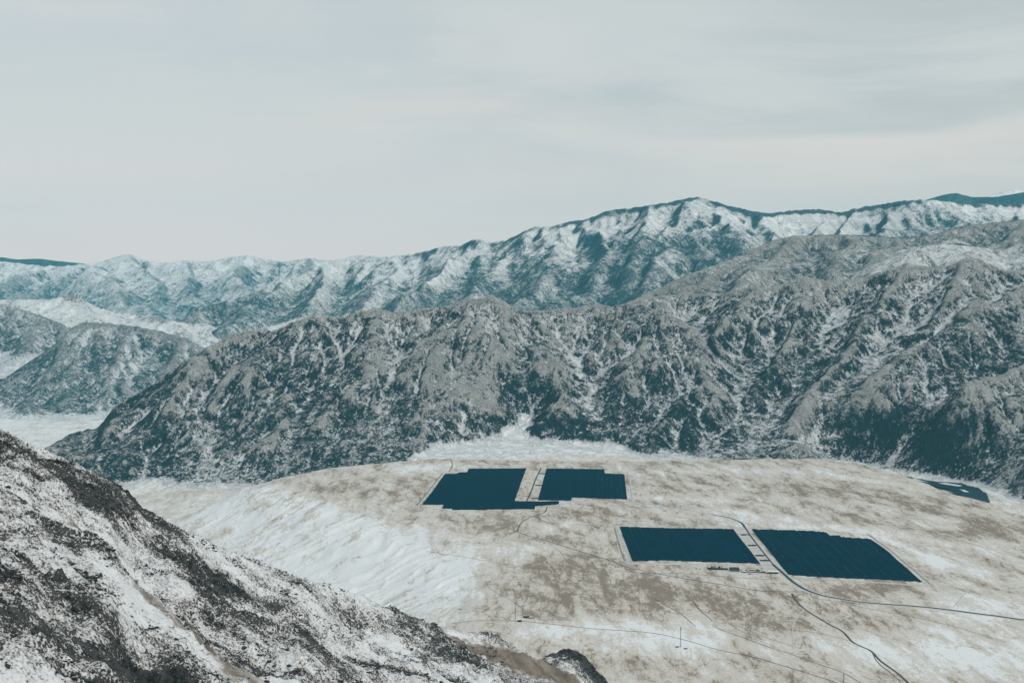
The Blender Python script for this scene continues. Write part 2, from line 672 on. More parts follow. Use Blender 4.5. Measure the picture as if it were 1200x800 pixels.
SNOW_SPOTS = [
    (450, 640, 120, 34, 1.0), (330, 610, 110, 22, 0.9), (545, 675, 45, 32, 0.9), (250, 590, 60, 10, 0.5),
    (870, 602, 70, 7, 0.9, 0.16), (960, 618, 60, 8, 0.9, 0.12), (1060, 640, 60, 14, 1.0, 0.45), (1120, 665, 60, 14, 0.9, 0.3),
    (1170, 715, 90, 26, 0.8), (1060, 765, 120, 26, 0.7), (1180, 775, 90, 30, 0.9), (800, 738, 45, 14, 1.0), (780, 752, 60, 8, 0.5),
    (640, 738, 80, 10, 0.9), (740, 760, 120, 12, 0.6), (620, 642, 28, 8, 0.7), (700, 640, 26, 7, 0.3), (660, 616, 26, 4, 0.9, -0.3),
    (940, 690, 40, 5, 0.4), (530, 545, 40, 5, 0.6), (480, 548, 30, 6, 0.7), (860, 553, 130, 5, 0.5), (1000, 560, 80, 5, 0.4, 0.2),
    (800, 585, 80, 3, 0.8, 0.05), (1180, 640, 60, 10, 0.5), (700, 735, 60, 10, 0.7), (1190, 600, 40, 7, 0.7, 0.3), (570, 570, 20, 3, 0.3)]
GRASS_SPOTS = [
    (630, 628, 60, 16, 0.8, 0.3), (655, 672, 75, 22, 1.2), (730, 700, 110, 18, 0.8), (690, 660, 60, 10, 0.6), (570, 615, 60, 12, 0.9),
    (450, 575, 70, 10, 0.7), (540, 605, 50, 5, 0.6), (780, 563, 60, 6, 0.7), (820, 592, 90, 6, 0.8, 0.08), (920, 612, 70, 3, 0.5, 0.1),
    (1000, 575, 110, 8, 0.9, 0.1), (1110, 600, 110, 11, 1.2, 0.2), (1190, 625, 70, 12, 0.9), (960, 592, 60, 4, 0.5, 0.3),
    (870, 705, 130, 14, 0.7), (990, 725, 100, 16, 1.0), (1050, 700, 60, 8, 0.6), (960, 690, 90, 7, 0.7), (850, 725, 40, 12, 0.7),
    (640, 722, 20, 6, 0.9), (760, 612, 60, 4, 0.4), (1010, 690, 40, 4, 0.5), (790, 680, 70, 8, 0.5), (1110, 690, 60, 5, 0.5),
    (660, 605, 30, 5, 0.6), (880, 748, 30, 9, 0.4), (960, 770, 60, 7, 0.5), (480, 690, 60, 10, 0.7), (600, 540, 60, 4, 0.4),
    (1060, 660, 14, 6, 0.8)]


def build_ground():
    t = np.concatenate([-np.geomspace(3.0, 0.45, 14)[:-1], np.linspace(-0.43, 0.43, 660), np.geomspace(0.45, 3.0, 14)[1:]])
    y = np.concatenate([np.geomspace(30, 2200, 50)[:-1], np.arange(2200, 2560, 20), np.arange(2560, 6300, 9.0),
                        np.geomspace(6310, 9500, 60), np.geomspace(9700, 24500, 40)])
    T, Y = np.meshgrid(t, y)
    X = T * Y
    Z = ground_h(X, Y)
    sd, arc = poly_sdf(X, Y, RIM_W)
    b = 0.34 + gauss_px(X, Y, SNOW_SPOTS) * 0.50 - gauss_px(X, Y, GRASS_SPOTS) * 0.25
    xs = X + 0.12 * Y
    b += 0.10 * fbm(xs, Y * 0.45, 300, 5, 90) + 0.20 * fbm(xs, Y * 0.22, 60, 4, 95, 0.6)
    b -= 0.22 * (ridged(xs + 0.2 * Y, Y * 0.4, 120, 4, 97) - 0.8) * sstep(100, -100, sd)
    bm_ = np.maximum(b, 0.66 + 0.22 * sstep(5600, 6200, Y) + 0.2 * fbm(X, Y, 160, 4, 99))
    b = b + (bm_ - b) * sstep(-30, 190, sd + 70 * fbm(X, Y, 180, 4, 98))
    # the rills: brown crests, white hollows
    rill = ridged(arc + 60 * fbm(X, Y, 240, 3, 62), sd * 0.22 + 40, 85, 4, 60, 0.6)
    amp = sstep(10, 90, sd) * sstep(520, 260, sd) * sstep(200, -300, X) * sstep(5300, 4700, Y)
    fine = ridged((arc + 45 * fbm(X, Y, 260, 3, 63)) * 1.0, sd * 0.10 + 300, 34, 4, 64, 0.6)
    b = b - 0.62 * np.clip(fine - 0.70, 0, 1) * amp * sstep(-0.5, 0.5, fbm(X, Y, 200, 3, 66))
    b = b + amp * 0.40 - amp * np.clip(rill - 1.0, 0, 1) * 0.7
    m, tt, bs = material('snowy_steppe')
    p = tt.pos()
    pl = tt.mapped(p, (1.0, 0.27, 1.0), rot=(0, 0, R(8)))
    n1 = tt.noise(pl, 1 / 60, 7, 0.62, 0.4)
    n2 = tt.noise(pl, 1 / 12, 5, 0.65, 0.2)
    n3 = tt.noise(tt.mapped(p, (1.0, 0.16, 1.0), rot=(0, 0, R(-16))), 1 / 30, 5, 0.6, 0.6)
    s = tt.math('ADD', tt.attr('snow'), tt.math('MULTIPLY', tt.math('SUBTRACT', n1, 0.5), 0.7))
    s = tt.math('ADD', s, tt.math('MULTIPLY', tt.math('SUBTRACT', n2, 0.5), 1.0))
    s = tt.math('ADD', s, tt.math('MULTIPLY', tt.math('SUBTRACT', n3, 0.5), 1.1))
    n5 = tt.noise(tt.mapped(p, (1.0, 0.7, 1.0), rot=(0, 0, R(30))), 1 / 26, 6, 0.65, 0.5)
    s = tt.math('ADD', s, tt.math('MULTIPLY', tt.math('SUBTRACT', n5, 0.5), 0.6))
    n6 = tt.noise(tt.mapped(p, (1.0, 0.35, 1.0), rot=(0, 0, R(-24)), loc=(40, 9, 0)), 1 / 95, 5, 0.6, 0.8)
    crease = tt.ramp(tt.math('ABSOLUTE', tt.math('SUBTRACT', n6, 0.5)), 0.0, 0.022)
    s = tt.math('ADD', s, tt.math('MULTIPLY', tt.math('SUBTRACT', crease, 1.0), 0.30))
    n7 = tt.noise(tt.mapped(p, (1.0, 0.5, 1.0), rot=(0, 0, R(50))), 1 / 5, 4, 0.7)
    s = tt.math('ADD', s, tt.math('MULTIPLY', tt.math('SUBTRACT', n7, 0.5), 1.1))
    grass = tt.mix(tt.ramp(n1, 0.35, 0.65), (0.33, 0.28, 0.222), (0.465, 0.405, 0.335))
    grass = tt.mix(tt.ramp(s, -0.15, 0.25), (0.25, 0.207, 0.165), grass)
    thin = tt.mix(tt.ramp(s, 0.0, 0.55), grass, (0.60, 0.565, 0.515))
    tt.put(bs.inputs['Base Color'], tt.mix(tt.ramp(s, 0.55, 0.98), thin, (0.765, 0.78, 0.785)))
    bp = tt.new('ShaderNodeBump')
    bp.inputs['Strength'].default_value = 0.8
    bp.inputs['Distance'].default_value = 2.0
    tt.put(bp.inputs['Height'], tt.math('ADD', n2, tt.math('MULTIPLY', n3, 0.8)))
    tt.l.new(bp.outputs[0], bs.inputs['Normal'])
    return sheet('ground', X, Y, Z, {'snow': b}, m)


build_ground()

# river with ice and open water
def strip_mesh(name, pts, width, z, mat, kind='structure', dz=0.0, seg=6.0, taper=None):
    """a ribbon draped on the ground; z=None follows the land"""
    q = [np.array(a, float) for a in pts]
    # Catmull-Rom through the points
    out = []
    for i in range(len(q) - 1):
        p0 = q[max(i - 1, 0)]
        p1, p2 = q[i], q[i + 1]
        p3 = q[min(i + 2, len(q) - 1)]
        n = max(2, int(np.linalg.norm(p2 - p1) / seg))
        for k in range(n):
            t = k / n
            out.append(0.5 * ((2 * p1) + (-p0 + p2) * t + (2 * p0 - 5 * p1 + 4 * p2 - p3) * t * t + (-p0 + 3 * p1 - 3 * p2 + p3) * t ** 3))
    out.append(q[-1])
    c = np.array(out)
    tg = np.gradient(c, axis=0)
    tg /= np.linalg.norm(tg, axis=1)[:, None] + 1e-9
    nr = np.stack([-tg[:, 1], tg[:, 0]], 1)
    wv = np.full(len(c), width, float)
    if taper is not None:
        wv = width * taper(np.linspace(0, 1, len(c)))
    K = 5 if z is None else 2
    offs = np.linspace(-0.5, 0.5, K)
    P3 = c[:, None, :] + nr[:, None, :] * (offs[None, :, None] * wv[:, None, None])
    zz = ground_h(P3[..., 0], P3[..., 1]) if z is None else np.full(P3.shape[:2], z)
    if z is None and K == 5:
        zz = zz + dz * np.array([-0.6, 1, 1, 1, -0.6])
        zz[:, 1:4] = np.maximum(zz[:, 1:4], zz[:, 1:4].mean(1, keepdims=True))
    return sheet(name, P3[..., 0], P3[..., 1], zz, {}, mat) if kind == 'structure' else None


mud, mt_, mb_ = material('river_water')
mb_.inputs['Base Color'].default_value = (0.004, 0.045, 0.065, 1)
mb_.inputs['Roughness'].default_value = 0.35
mb_.inputs['Specular IOR Level'].default_value = 0.25
wn = mt_.noise(mt_.pos(), 0.15, 4, 0.6)
bpw = mt_.new('ShaderNodeBump')
bpw.inputs['Strength'].default_value = 0.5
bpw.inputs['Distance'].default_value = 0.3
mt_.put(bpw.inputs['Height'], wn)
mt_.l.new(bpw.outputs[0], mb_.inputs['Normal'])


def flat_patch(name, px, z, mat, rough, seed):
    """a level sheet with a ragged edge"""
    c = [np.array(P(a, b, z)) for a, b in px]
    rs = random.Random(seed)
    pts = []
    for i in range(len(c)):
        a, b = c[i], c[(i + 1) % len(c)]
        L = np.linalg.norm(b - a)
        n = max(1, int(L / 7))
        for k in range(n):
            p_ = a + (b - a) * k / n
            j = rough * perlin(np.array([p_[0] / 22.0]), np.array([p_[1] / 60.0 + seed]), seed)[0]
            pts.append((p_[0] + j + rs.uniform(-1, 1) * rough * 0.15, p_[1] + j * 2.0, z))
    bm = bmesh.new()
    f = bm.faces.new([bm.verts.new(q) for q in pts])
    bmesh.ops.triangulate(bm, faces=[f])
    me = bpy.data.meshes.new(name)
    bm.to_mesh(me)
    bm.free()
    me.materials.append(mat)
    o = bpy.data.objects.new(name, me)
    C.objects.link(o)
    o['kind'] = 'structure'
    return o


flat_patch('river', [(1000, 549.5), (1040, 553.5), (1075, 560.5), (1097, 564), (1125, 565.5), (1146, 571), (1157, 579), (1161, 592), (1150, 592), (1134, 585), (1124, 579), (1112, 573), (1096, 569), (1075, 564.5), (1050, 558), (1020, 553)], RIVER_Z, mud, 7, 3)
mat_ice = plain_mat('river_ice', (0.64, 0.68, 0.70), 0.8, 0.2, 0.15, 0.02)
for k, q in enumerate(([(1098, 565.2), (1112, 565.8), (1128, 568.6), (1124, 569.6), (1108, 567.4)], [(1062, 559.6), (1074, 561.4), (1090, 565.2), (1070, 562.2)], [(1124, 573.0), (1131, 573.8), (1136, 576.6), (1130, 575.9)])):
    flat_patch('river_ice', q, RIVER_Z + 0.12, mat_ice, 3, 20 + k)


# ================================================================== MOUNTAINS
def tone_blobs(X, Y, Z, blobs):
    """broad patches where a mask is raised or lowered; each (px, py, rx, ry, weight) lies where that bearing meets the slope"""
    u, v = to_px(X, Y, Z)
    o = np.zeros(X.shape)
    for px, py, D, rx, ry, w in blobs:
        cx, cy, cz = W(px, py, D)
        sx, sz = rx / F * D, ry / F * D
        o += w * np.exp(-((X - cx) / sx) ** 2 - ((Z - cz) / sz) ** 2 - ((Y - cy) / (sx + 500)) ** 2)
    return o


def build_front_massif():
    cell = 7.4
    x = np.arange(-2300, 3150, cell)
    y = np.arange(4950, 7950, cell)
    X, Y = np.meshgrid(x, y)
    wx = X + 34 * fbm(X, Y, 300, 4, 1)
    wy = Y + 34 * fbm(X, Y, 300, 4, 9)
    crest1 = [(0.72), (95, 521, 6050), (133, 477, 6350), (173, 453, 6500), (207, 428, 6600), (240, 408, 6700), (267, 393, 6800),
              (307, 387, 6850), (330, 385, 6850), (347, 375, 6850), (372, 370, 6850), (413, 367, 6850), (443, 360, 6850),
              (463, 365, 6850), (495, 361, 6850), (527, 358, 6850), (573, 346, 6850), (593, 352, 6900), (640, 363, 7000),
              (700, 355, 7000), (743, 357, 6950), (760, 360, 6900), (780, 368, 6800), (807, 383, 6700), (818, 400, 6650)]
    crest2 = [(0.72), (733, 356, 7300), (760, 348, 7400), (800, 344, 7450), (845, 343, 7300), (885, 334, 7150), (940, 324, 7150),
              (978, 329, 7150), (1010, 325, 7150), (1038, 317, 7150), (1060, 309, 7150), (1110, 311, 7100), (1131, 304, 7050),
              (1150, 304, 7050), (1185, 317, 7050), (1230, 312, 7050), (1300, 300, 7000), (1450, 290, 6900)]
    spurs = [
        [(330, 385, 6850), (300, 420, 6650), (265, 470, 6400), (240, 520, 6150), (225, 548, 6000)],
        [(240, 408, 6700), (210, 450, 6450), (180, 500, 6200), (150, 540, 6050)],
        [(413, 367, 6850), (380, 420, 6600), (345, 470, 6350), (330, 520, 6150), (325, 545, 6050)],
        [(380, 420, 6600), (390, 470, 6350), (385, 520, 6120)],
        [(463, 365, 6850), (440, 430, 6500), (415, 470, 6300), (410, 525, 6060)],
        [(527, 358, 6850), (505, 410, 6550), (480, 455, 6330), (462, 500, 6180), (450, 530, 6050)],
        [(505, 410, 6550), (530, 460, 6300), (520, 510, 6100)],
        [(573, 346, 6850), (562, 400, 6600), (560, 450, 6400), (575, 490, 6220), (580, 515, 6080)],
        [(640, 363, 7000), (642, 400, 6800), (655, 440, 6600), (645, 465, 6480)],
        [(607, 356, 6950), (600, 400, 6720), (610, 440, 6530)],
        [(700, 355, 7000), (712, 400, 6700), (705, 440, 6500), (685, 480, 6280), (655, 500, 6120), (630, 520, 6000)],
        [(780, 368, 6800), (775, 400, 6650), (750, 450, 6400), (732, 490, 6200), (715, 520, 6030)],
        [(670, 358, 7000), (680, 400, 6780), (676, 430, 6640)],
        [(885, 334, 7150), (850, 370, 6900), (822, 410, 6600), (795, 450, 6350), (772, 500, 6000), (760, 530, 5850)],
        [(795, 450, 6350), (810, 490, 6080), (812, 525, 5880)],
        [(978, 329, 7150), (940, 380, 6800), (905, 420, 6500), (882, 460, 6250), (862, 500, 6000), (850, 530, 5830)],
        [(905, 420, 6500), (925, 460, 6250), (905, 500, 6000)],
        [(1060, 309, 7150), (1030, 360, 6750), (990, 410, 6400), (958, 450, 6150), (930, 490, 5900), (905, 525, 5740)],
        [(1131, 304, 7050), (1110, 345, 6750), (1080, 380, 6500)],
        [(0.62), (1260, 318, 6950), (1150, 352, 6600), (1085, 397, 6300), (1020, 442, 6020), (960, 487, 5800), (915, 523, 5660)],
        [(0.66), (1320, 390, 6200), (1210, 420, 5900), (1115, 455, 5660), (1078, 500, 5480), (1045, 540, 5330)],
        [(1115, 455, 5660), (1130, 500, 5440), (1115, 545, 5280)],
        [(0.6), (1400, 430, 5700), (1290, 480, 5400), (1225, 520, 5220), (1180, 552, 5120)],
    ]
    floor = ground_h(X[::6, ::6], Y[::6, ::6])
    floor = resample(floor, X.shape) - 14
    h = ridge_field(wx, wy, [crest1, crest2] + spurs, 0.85, floor, (150, 330, 0.62, 3), 3)
    rel = np.clip((h - floor) / 200, 0, 1)
    h = h + rel * (14 * (ridged(X + 0.5 * Y, Y - 0.3 * X, 260, 5, 21) - 0.9) + 7 * fbm(X, Y, 110, 4, 31))
    small = h[::2, ::2].copy()
    small, f1 = erode(small, cell * 2, 30000, 110, 5, 0.07, 1.2)
    small = blur(small, 0.7)
    h = resample(small, h.shape) + (h - resample(h[::2, ::2], h.shape)) * 0.6
    h = h + rel * 5 * fbm(X, Y, 45, 3, 33)
    h, f2 = erode(h, cell, 130000, 110, 6, 0.08, 1.4)
    prof = [(100, 515), (133, 477), (173, 453), (207, 428), (240, 408), (267, 393), (290, 388), (307, 387), (330, 385), (347, 375),
            (357, 373), (372, 370), (397, 373), (413, 367), (430, 363), (443, 360), (463, 366), (495, 361), (527, 358), (543, 353),
            (573, 346), (593, 352), (607, 363), (625, 364), (640, 363), (672, 360), (700, 355), (713, 359), (733, 356), (760, 348),
            (800, 344), (845, 343), (868, 340), (885, 334), (905, 337), (940, 324), (978, 329), (1010, 325), (1038, 317), (1060, 309),
            (1085, 312), (1110, 311), (1131, 303), (1143, 301), (1150, 304), (1168, 314), (1185, 317), (1230, 312), (1300, 300), (1450, 290)]
    h = fit_skyline(X, Y, h, prof, -60, 9)
    craggy = np.clip((h - floor) / 60, 0, 1)
    h = h + craggy * (3.5 * (ridged(X * 0.9 + 0.35 * Y, Y * 0.5, 60, 4, 44, 0.6) - 0.85) + 1.2 * fbm(X, Y, 18, 2, 48))
    # tilted beds of rock: long ledges that climb to the right across the face
    bed = h - 0.62 * X + 55 * fbm(X, Y, 380, 3, 81) + 14 * fbm(X, Y, 90, 3, 83)
    tri = lambda v: np.abs((v % 1.0) - 0.5) * 4 - 1
    where = sstep(-0.35, 0.45, fbm(X, Y, 450, 3, 85)) * 0.8 + 0.2
    where = where * (0.22 + 0.6 * sstep(-200, -900, X))
    ledge = tri(bed / 88) * 8.5 + tri(bed / 31 + 0.3) * 4.0
    h = h + craggy * where * ledge
    h = floor + (h - floor) * (0.05 + 0.95 * sstep(70, 330, line_dist(X, Y, RIVER_W)))
    # the white fan that spills out of the central ravine
    fan = [(480, 5840), (520, 6010), (560, 6090), (588, 6130), (600, 6200), (612, 6290), (622, 6280), (618, 6210), (616, 6150), (640, 6080), (690, 6060), (725, 6010), (752, 5860), (740, 5600), (500, 5600)]
    sdf, _ = poly_sdf(X + 22 * fbm(X, Y, 90, 3, 91), Y + 22 * fbm(X, Y, 90, 3, 92), [(W(a, 400, b)[0], b) for a, b in fan])
    apw = sstep(28, -22, sdf)
    zap = -40 + np.clip(Y - 5850, 0, None) * 0.13 + np.clip(Y - 6140, 0, None) * 0.42 + 2 * fbm(X, Y, 120, 3, 93)
    lim = zap + 0.85 * np.clip(sdf, 0, None) + 9 * sstep(0, 60, sdf) * (ridged(X, Y, 70, 4, 94) - 0.5)
    h = np.minimum(h, lim)
    gx, gy, slope, cav, cav2, fl = terrain_masks(h, cell, f2 + resample(f1, h.shape))
    u, v = to_px(X, Y, h)
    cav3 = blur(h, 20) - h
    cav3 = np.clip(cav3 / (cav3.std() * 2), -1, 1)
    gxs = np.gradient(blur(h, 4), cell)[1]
    snow = 0.23 + 0.22 * cav + 0.17 * cav2 + 0.60 * np.clip(fl - 0.62, 0, 1) - 0.22 * (slope - 0.7)
    snow += 0.16 * sstep(100, 700, h) + 0.16 * fbm(X, Y, 500, 4, 51) - 0.12 * gx
    # snow-filled fans at the foot and the tongue in the main gully
    foot = sstep(34, 12, h - floor)
    snow += foot * 0.8
    snow = np.where(apw > 0.02, np.maximum(snow, snow * (1 - apw) + 1.7 * apw), snow)
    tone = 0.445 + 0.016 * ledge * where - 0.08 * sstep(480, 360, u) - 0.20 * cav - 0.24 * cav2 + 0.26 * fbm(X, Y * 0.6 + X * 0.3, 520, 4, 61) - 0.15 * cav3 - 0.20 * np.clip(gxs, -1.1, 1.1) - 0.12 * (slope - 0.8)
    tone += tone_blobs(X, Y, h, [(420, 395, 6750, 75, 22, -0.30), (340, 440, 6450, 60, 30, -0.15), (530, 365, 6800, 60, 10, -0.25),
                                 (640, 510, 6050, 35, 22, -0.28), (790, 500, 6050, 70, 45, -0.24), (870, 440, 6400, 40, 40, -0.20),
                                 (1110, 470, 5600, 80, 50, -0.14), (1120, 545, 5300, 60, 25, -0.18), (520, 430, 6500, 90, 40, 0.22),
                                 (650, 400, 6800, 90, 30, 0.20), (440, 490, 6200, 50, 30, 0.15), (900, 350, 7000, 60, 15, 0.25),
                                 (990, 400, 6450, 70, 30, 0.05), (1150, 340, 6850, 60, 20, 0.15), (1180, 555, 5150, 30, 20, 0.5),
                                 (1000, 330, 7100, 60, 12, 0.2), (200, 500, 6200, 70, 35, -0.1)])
    forest = -0.25 + np.zeros_like(h)  # dark teal patches set by bearing, stronger in hollows
    forest += tone_blobs(X, Y, h, [(790, 495, 6100, 65, 30, 0.30), (845, 395, 6700, 30, 30, 0.35), (1120, 550, 5300, 60, 20, 0.34),
                                   (1010, 350, 7000, 35, 22, 0.32), (1060, 350, 6900, 22, 22, 0.32), (640, 512, 6040, 28, 15, 0.3), (1095, 490, 5500, 70, 35, 0.2)]) + 0.16 * cav + 0.12 * cav2
    m = mountain_mat('front_rock', (0.010, 0.034, 0.045), (0.088, 0.110, 0.118), (0.315, 0.320, 0.312), (0.60, 0.62, 0.63), 9, 9.0, (0.008, 0.045, 0.06),
                     warp=(1, 1, 0.45), streak=0.26)
    keep = h - floor
    h = np.where((keep < 14) & (apw < 0.5), h - (14 - keep) * 0.8, h)
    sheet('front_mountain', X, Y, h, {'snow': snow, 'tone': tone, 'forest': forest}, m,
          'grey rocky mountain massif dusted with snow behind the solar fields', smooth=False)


def build_range(name, label, box, cell, lines, prof, floor, slope, seeds, mat, amps, masks, base=None, drops=(50000, 110), eroders=(0.07, 1.2), kids=(480, 950, 0.50, 2), shelf=None):
    x = np.arange(box[0], box[1], cell)
    y = np.arange(box[2], box[3], cell)
    X, Y = np.meshgrid(x, y)
    if shelf:
        floor = floor + (shelf[0] - floor) * sstep(shelf[1], shelf[2], Y)
    wa, wl = amps[0]
    wx = X + wa * fbm(X, Y, wl, 4, seeds)
    wy = Y + wa * fbm(X, Y, wl, 4, seeds + 9)
    h = ridge_field(wx, wy, lines, slope, floor, kids, seeds)
    rel = np.clip((h - floor) / 250, 0, 1)
    ra, rl = amps[1]
    h = h + rel * (0.3 * ra * (ridged(X, Y, rl, 5, seeds + 20) - 0.9))
    h, fl0 = erode(h, cell, drops[0], drops[1], seeds + 3, *eroders)
    h = blur(h, 0.6)
    sa, swl = amps[2]
    h = h + rel * 0.45 * sa * (ridged(X, Y, swl, 4, seeds + 30, 0.6) - 0.85)
    h = fit_skyline(X, Y, h, prof, float(np.min(floor)), 6)
    mk = terrain_masks(h, cell, fl0)
    a = masks(X, Y, h, *mk)
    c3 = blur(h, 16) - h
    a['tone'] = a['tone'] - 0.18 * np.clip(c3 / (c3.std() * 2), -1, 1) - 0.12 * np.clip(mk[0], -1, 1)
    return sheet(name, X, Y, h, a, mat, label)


def far_mountains():
    crest = [(-60, 306, 19500), (0, 306, 19000), (45, 312, 18600), (100, 309, 18500), (130, 303, 18400), (145, 298, 18300), (175, 307, 18200), (215, 306, 18000),
             (245, 306, 18000), (290, 299, 17800), (335, 306, 17600), (385, 305, 17200), (420, 299, 17000), (447, 301, 16800)]
    prof = [(-100, 306), (0, 306), (45, 311), (75, 312), (100, 309), (115, 307), (130, 303), (145, 298), (155, 299), (175, 306), (200, 308), (215, 305), (245, 306),
            (275, 300), (290, 299), (310, 303), (335, 307), (357, 302), (385, 305), (419, 299), (447, 301), (470, 302), (600, 320)]
    lines = [crest,
             [(145, 298, 18300), (175, 330, 17000), (180, 350, 16000), (200, 372, 15000)],
             [(100, 309, 18500), (60, 330, 17200), (20, 350, 16200)],
             [(45, 312, 18600), (20, 325, 17800), (-20, 340, 17000)],
             [(110, 312, 17500), (140, 335, 16500), (150, 355, 15500), (130, 372, 14700)],
             [(215, 306, 18000), (210, 330, 16800), (240, 350, 15800), (270, 375, 14600)],
             [(290, 299, 17800), (270, 320, 16800), (300, 345, 15600), (330, 368, 14600)],
             [(357, 302, 17300), (340, 325, 16200), (365, 350, 15000), (380, 370, 14200)],
             [(419, 299, 17000), (410, 325, 15800), (430, 350, 14800)]]

    def masks(X, Y, h, gx, gy, slope, cav, cav2, fl):
        f = fbm(X, Y, 1500, 4, 401)
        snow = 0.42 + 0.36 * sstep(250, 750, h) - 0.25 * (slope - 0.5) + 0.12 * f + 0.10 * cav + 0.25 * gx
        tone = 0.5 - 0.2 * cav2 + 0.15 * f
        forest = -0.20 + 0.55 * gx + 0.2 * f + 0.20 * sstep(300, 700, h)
        return {'snow': snow, 'tone': tone, 'forest': forest}
    m = mountain_mat('far_rock', (0.03, 0.13, 0.17), (0.15, 0.24, 0.28), (0.30, 0.36, 0.38), (0.76, 0.79, 0.80), 26, 22, (0.006, 0.085, 0.125), streak=0.26, grain=0.55)  # blue of the distance haze is put into these rock and forest colours
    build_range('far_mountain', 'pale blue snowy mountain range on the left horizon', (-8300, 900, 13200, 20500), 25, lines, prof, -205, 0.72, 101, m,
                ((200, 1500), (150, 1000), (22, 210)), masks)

    # the big snow-covered range with the dark summit
    crest = [(430, 306, 14800), (498, 296, 14300), (541, 287, 14000), (575, 284, 13800), (597, 280, 13700), (632, 264, 13500), (645, 268, 13400), (690, 256, 13200),
             (715, 246, 13100), (745, 243, 13000), (790, 236, 13000), (818, 231, 13000), (850, 240, 13000), (880, 247, 13000), (900, 250, 13000), (935, 246, 13100),
             (985, 249, 13200), (1010, 243, 13200), (1060, 236, 13200), (1100, 233, 13200), (1160, 238, 13300), (1230, 238, 13300), (1350, 232, 13300), (1500, 240, 13300)]
    prof = [(425, 304), (430, 303), (481, 298), (498, 294), (521, 288), (541, 287), (553, 281), (561, 279), (575, 284), (597, 280), (617, 269), (634, 264), (645, 266),
            (660, 261), (690, 256), (706, 249), (715, 246), (745, 243), (790, 236), (805, 232), (818, 231), (835, 235), (850, 240), (880, 247), (900, 250), (935, 246),
            (960, 245), (985, 249), (1010, 243), (1040, 238), (1060, 235), (1090, 234), (1130, 238), (1160, 239), (1200, 238), (1300, 234), (1500, 240)]
    lines = [crest,
             [(430, 306, 14800), (385, 317, 14500), (330, 333, 14200), (265, 352, 13900), (190, 378, 13600), (120, 400, 13400)],
             [(385, 317, 14500), (370, 345, 13400), (340, 375, 12300)], [(330, 333, 14200), (300, 360, 13200), (270, 385, 12400)], [(470, 300, 14500), (450, 335, 13200), (410, 365, 12000)],
             [(545, 290, 14000), (520, 315, 13000), (490, 345, 12000), (470, 370, 11200)],
             [(597, 280, 13700), (590, 310, 12600), (560, 345, 11600), (540, 370, 10900)],
             [(645, 268, 13400), (650, 300, 12300), (620, 335, 11300), (600, 365, 10600)],
             [(690, 256, 13200), (700, 290, 12000), (690, 325, 11200), (650, 350, 10600)],
             [(745, 243, 13000), (760, 280, 12000), (745, 315, 11200), (740, 330, 10900)],
             [(800, 238, 12900), (785, 265, 12400), (770, 285, 12000)],
             [(850, 241, 13000), (830, 268, 12200), (790, 295, 11500), (745, 340, 10500)],
             [(815, 275, 12000), (850, 300, 11400), (865, 320, 11000)],
             [(850, 262, 12300), (880, 285, 11800), (890, 305, 11300)],
             [(900, 250, 13000), (905, 275, 12300), (900, 295, 11800)],
             [(985, 249, 13200), (960, 272, 12600), (930, 290, 12100)],
             [(1000, 244, 13200), (1000, 275, 12400)],
             [(1075, 236, 13200), (1050, 262, 12600), (1030, 280, 12000)],
             [(1130, 238, 13300), (1110, 262, 12700), (1080, 290, 12000)],
             [(1200, 238, 13300), (1190, 262, 12700), (1180, 285, 12000)]]

    def masks2(X, Y, h, gx, gy, slope, cav, cav2, fl):
        f = fbm(X, Y, 1100, 4, 411)
        u, v = to_px(X, Y, h)
        snow = 0.30 - 0.22 * (slope - 0.5) + 0.16 * f + 0.10 * cav - 0.25 * gx
        tone = 0.52 - 0.2 * cav2 + 0.2 * f
        top = np.interp(u, [p[0] for p in prof], [p[1] for p in prof])
        crestd = v - top                                 # how far under the skyline the stand grows
        snow += 0.42 * sstep(55, 8, crestd)
        forest = -0.14 + 0.60 * gx + 0.28 * f - 0.05 * cav2 + 0.1 * sstep(400, 900, h)
        edge = np.interp(u, [380, 640, 760, 800, 830, 900, 1000, 1200], [0.20, 0.25, 0.5, 1.0, 0.95, 0.8, 0.75, 0.7])
        forest += edge * sstep(9, 1.5, crestd) * 1.05
        forest += 0.42 * np.exp(-((u - 845) / 55) ** 2 - ((v - 255) / 16) ** 2) + 0.18 * np.exp(-((u - 860) / 60) ** 2 - ((v - 285) / 26) ** 2)
        snow -= 0.12 * sstep(960, 700, u) * 0
        return {'snow': snow, 'tone': tone, 'forest': forest}
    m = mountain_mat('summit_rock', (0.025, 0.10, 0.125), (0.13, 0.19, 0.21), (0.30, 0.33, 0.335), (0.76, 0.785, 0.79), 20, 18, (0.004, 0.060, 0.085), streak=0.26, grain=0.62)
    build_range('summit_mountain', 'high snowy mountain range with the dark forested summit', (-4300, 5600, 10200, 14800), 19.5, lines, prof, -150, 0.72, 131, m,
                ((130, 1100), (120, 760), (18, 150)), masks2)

    # dark wooded hills and a white peak beyond, at both ends of the horizon
    lines = [[(1020, 240, 17500), (1075, 236, 17300), (1100, 228, 17200), (1120, 226, 17200), (1140, 231, 17200), (1165, 231, 17000), (1190, 227, 17000), (1260, 222, 17000), (1400, 226, 17000)]]
    prof = [(1000, 250), (1060, 241), (1090, 233), (1105, 228), (1120, 226), (1132, 229), (1140, 231), (1165, 231), (1185, 228), (1200, 225), (1260, 222), (1400, 226)]
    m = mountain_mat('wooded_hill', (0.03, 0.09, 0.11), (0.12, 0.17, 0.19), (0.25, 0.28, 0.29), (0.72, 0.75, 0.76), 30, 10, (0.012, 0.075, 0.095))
    dark = lambda X, Y, h, gx, gy, slope, cav, cav2, fl: {'snow': 0.1 + 0 * h, 'tone': 0.4 + 0 * h, 'forest': 0.72 + 0.15 * fbm(X, Y, 500, 3, 5)}
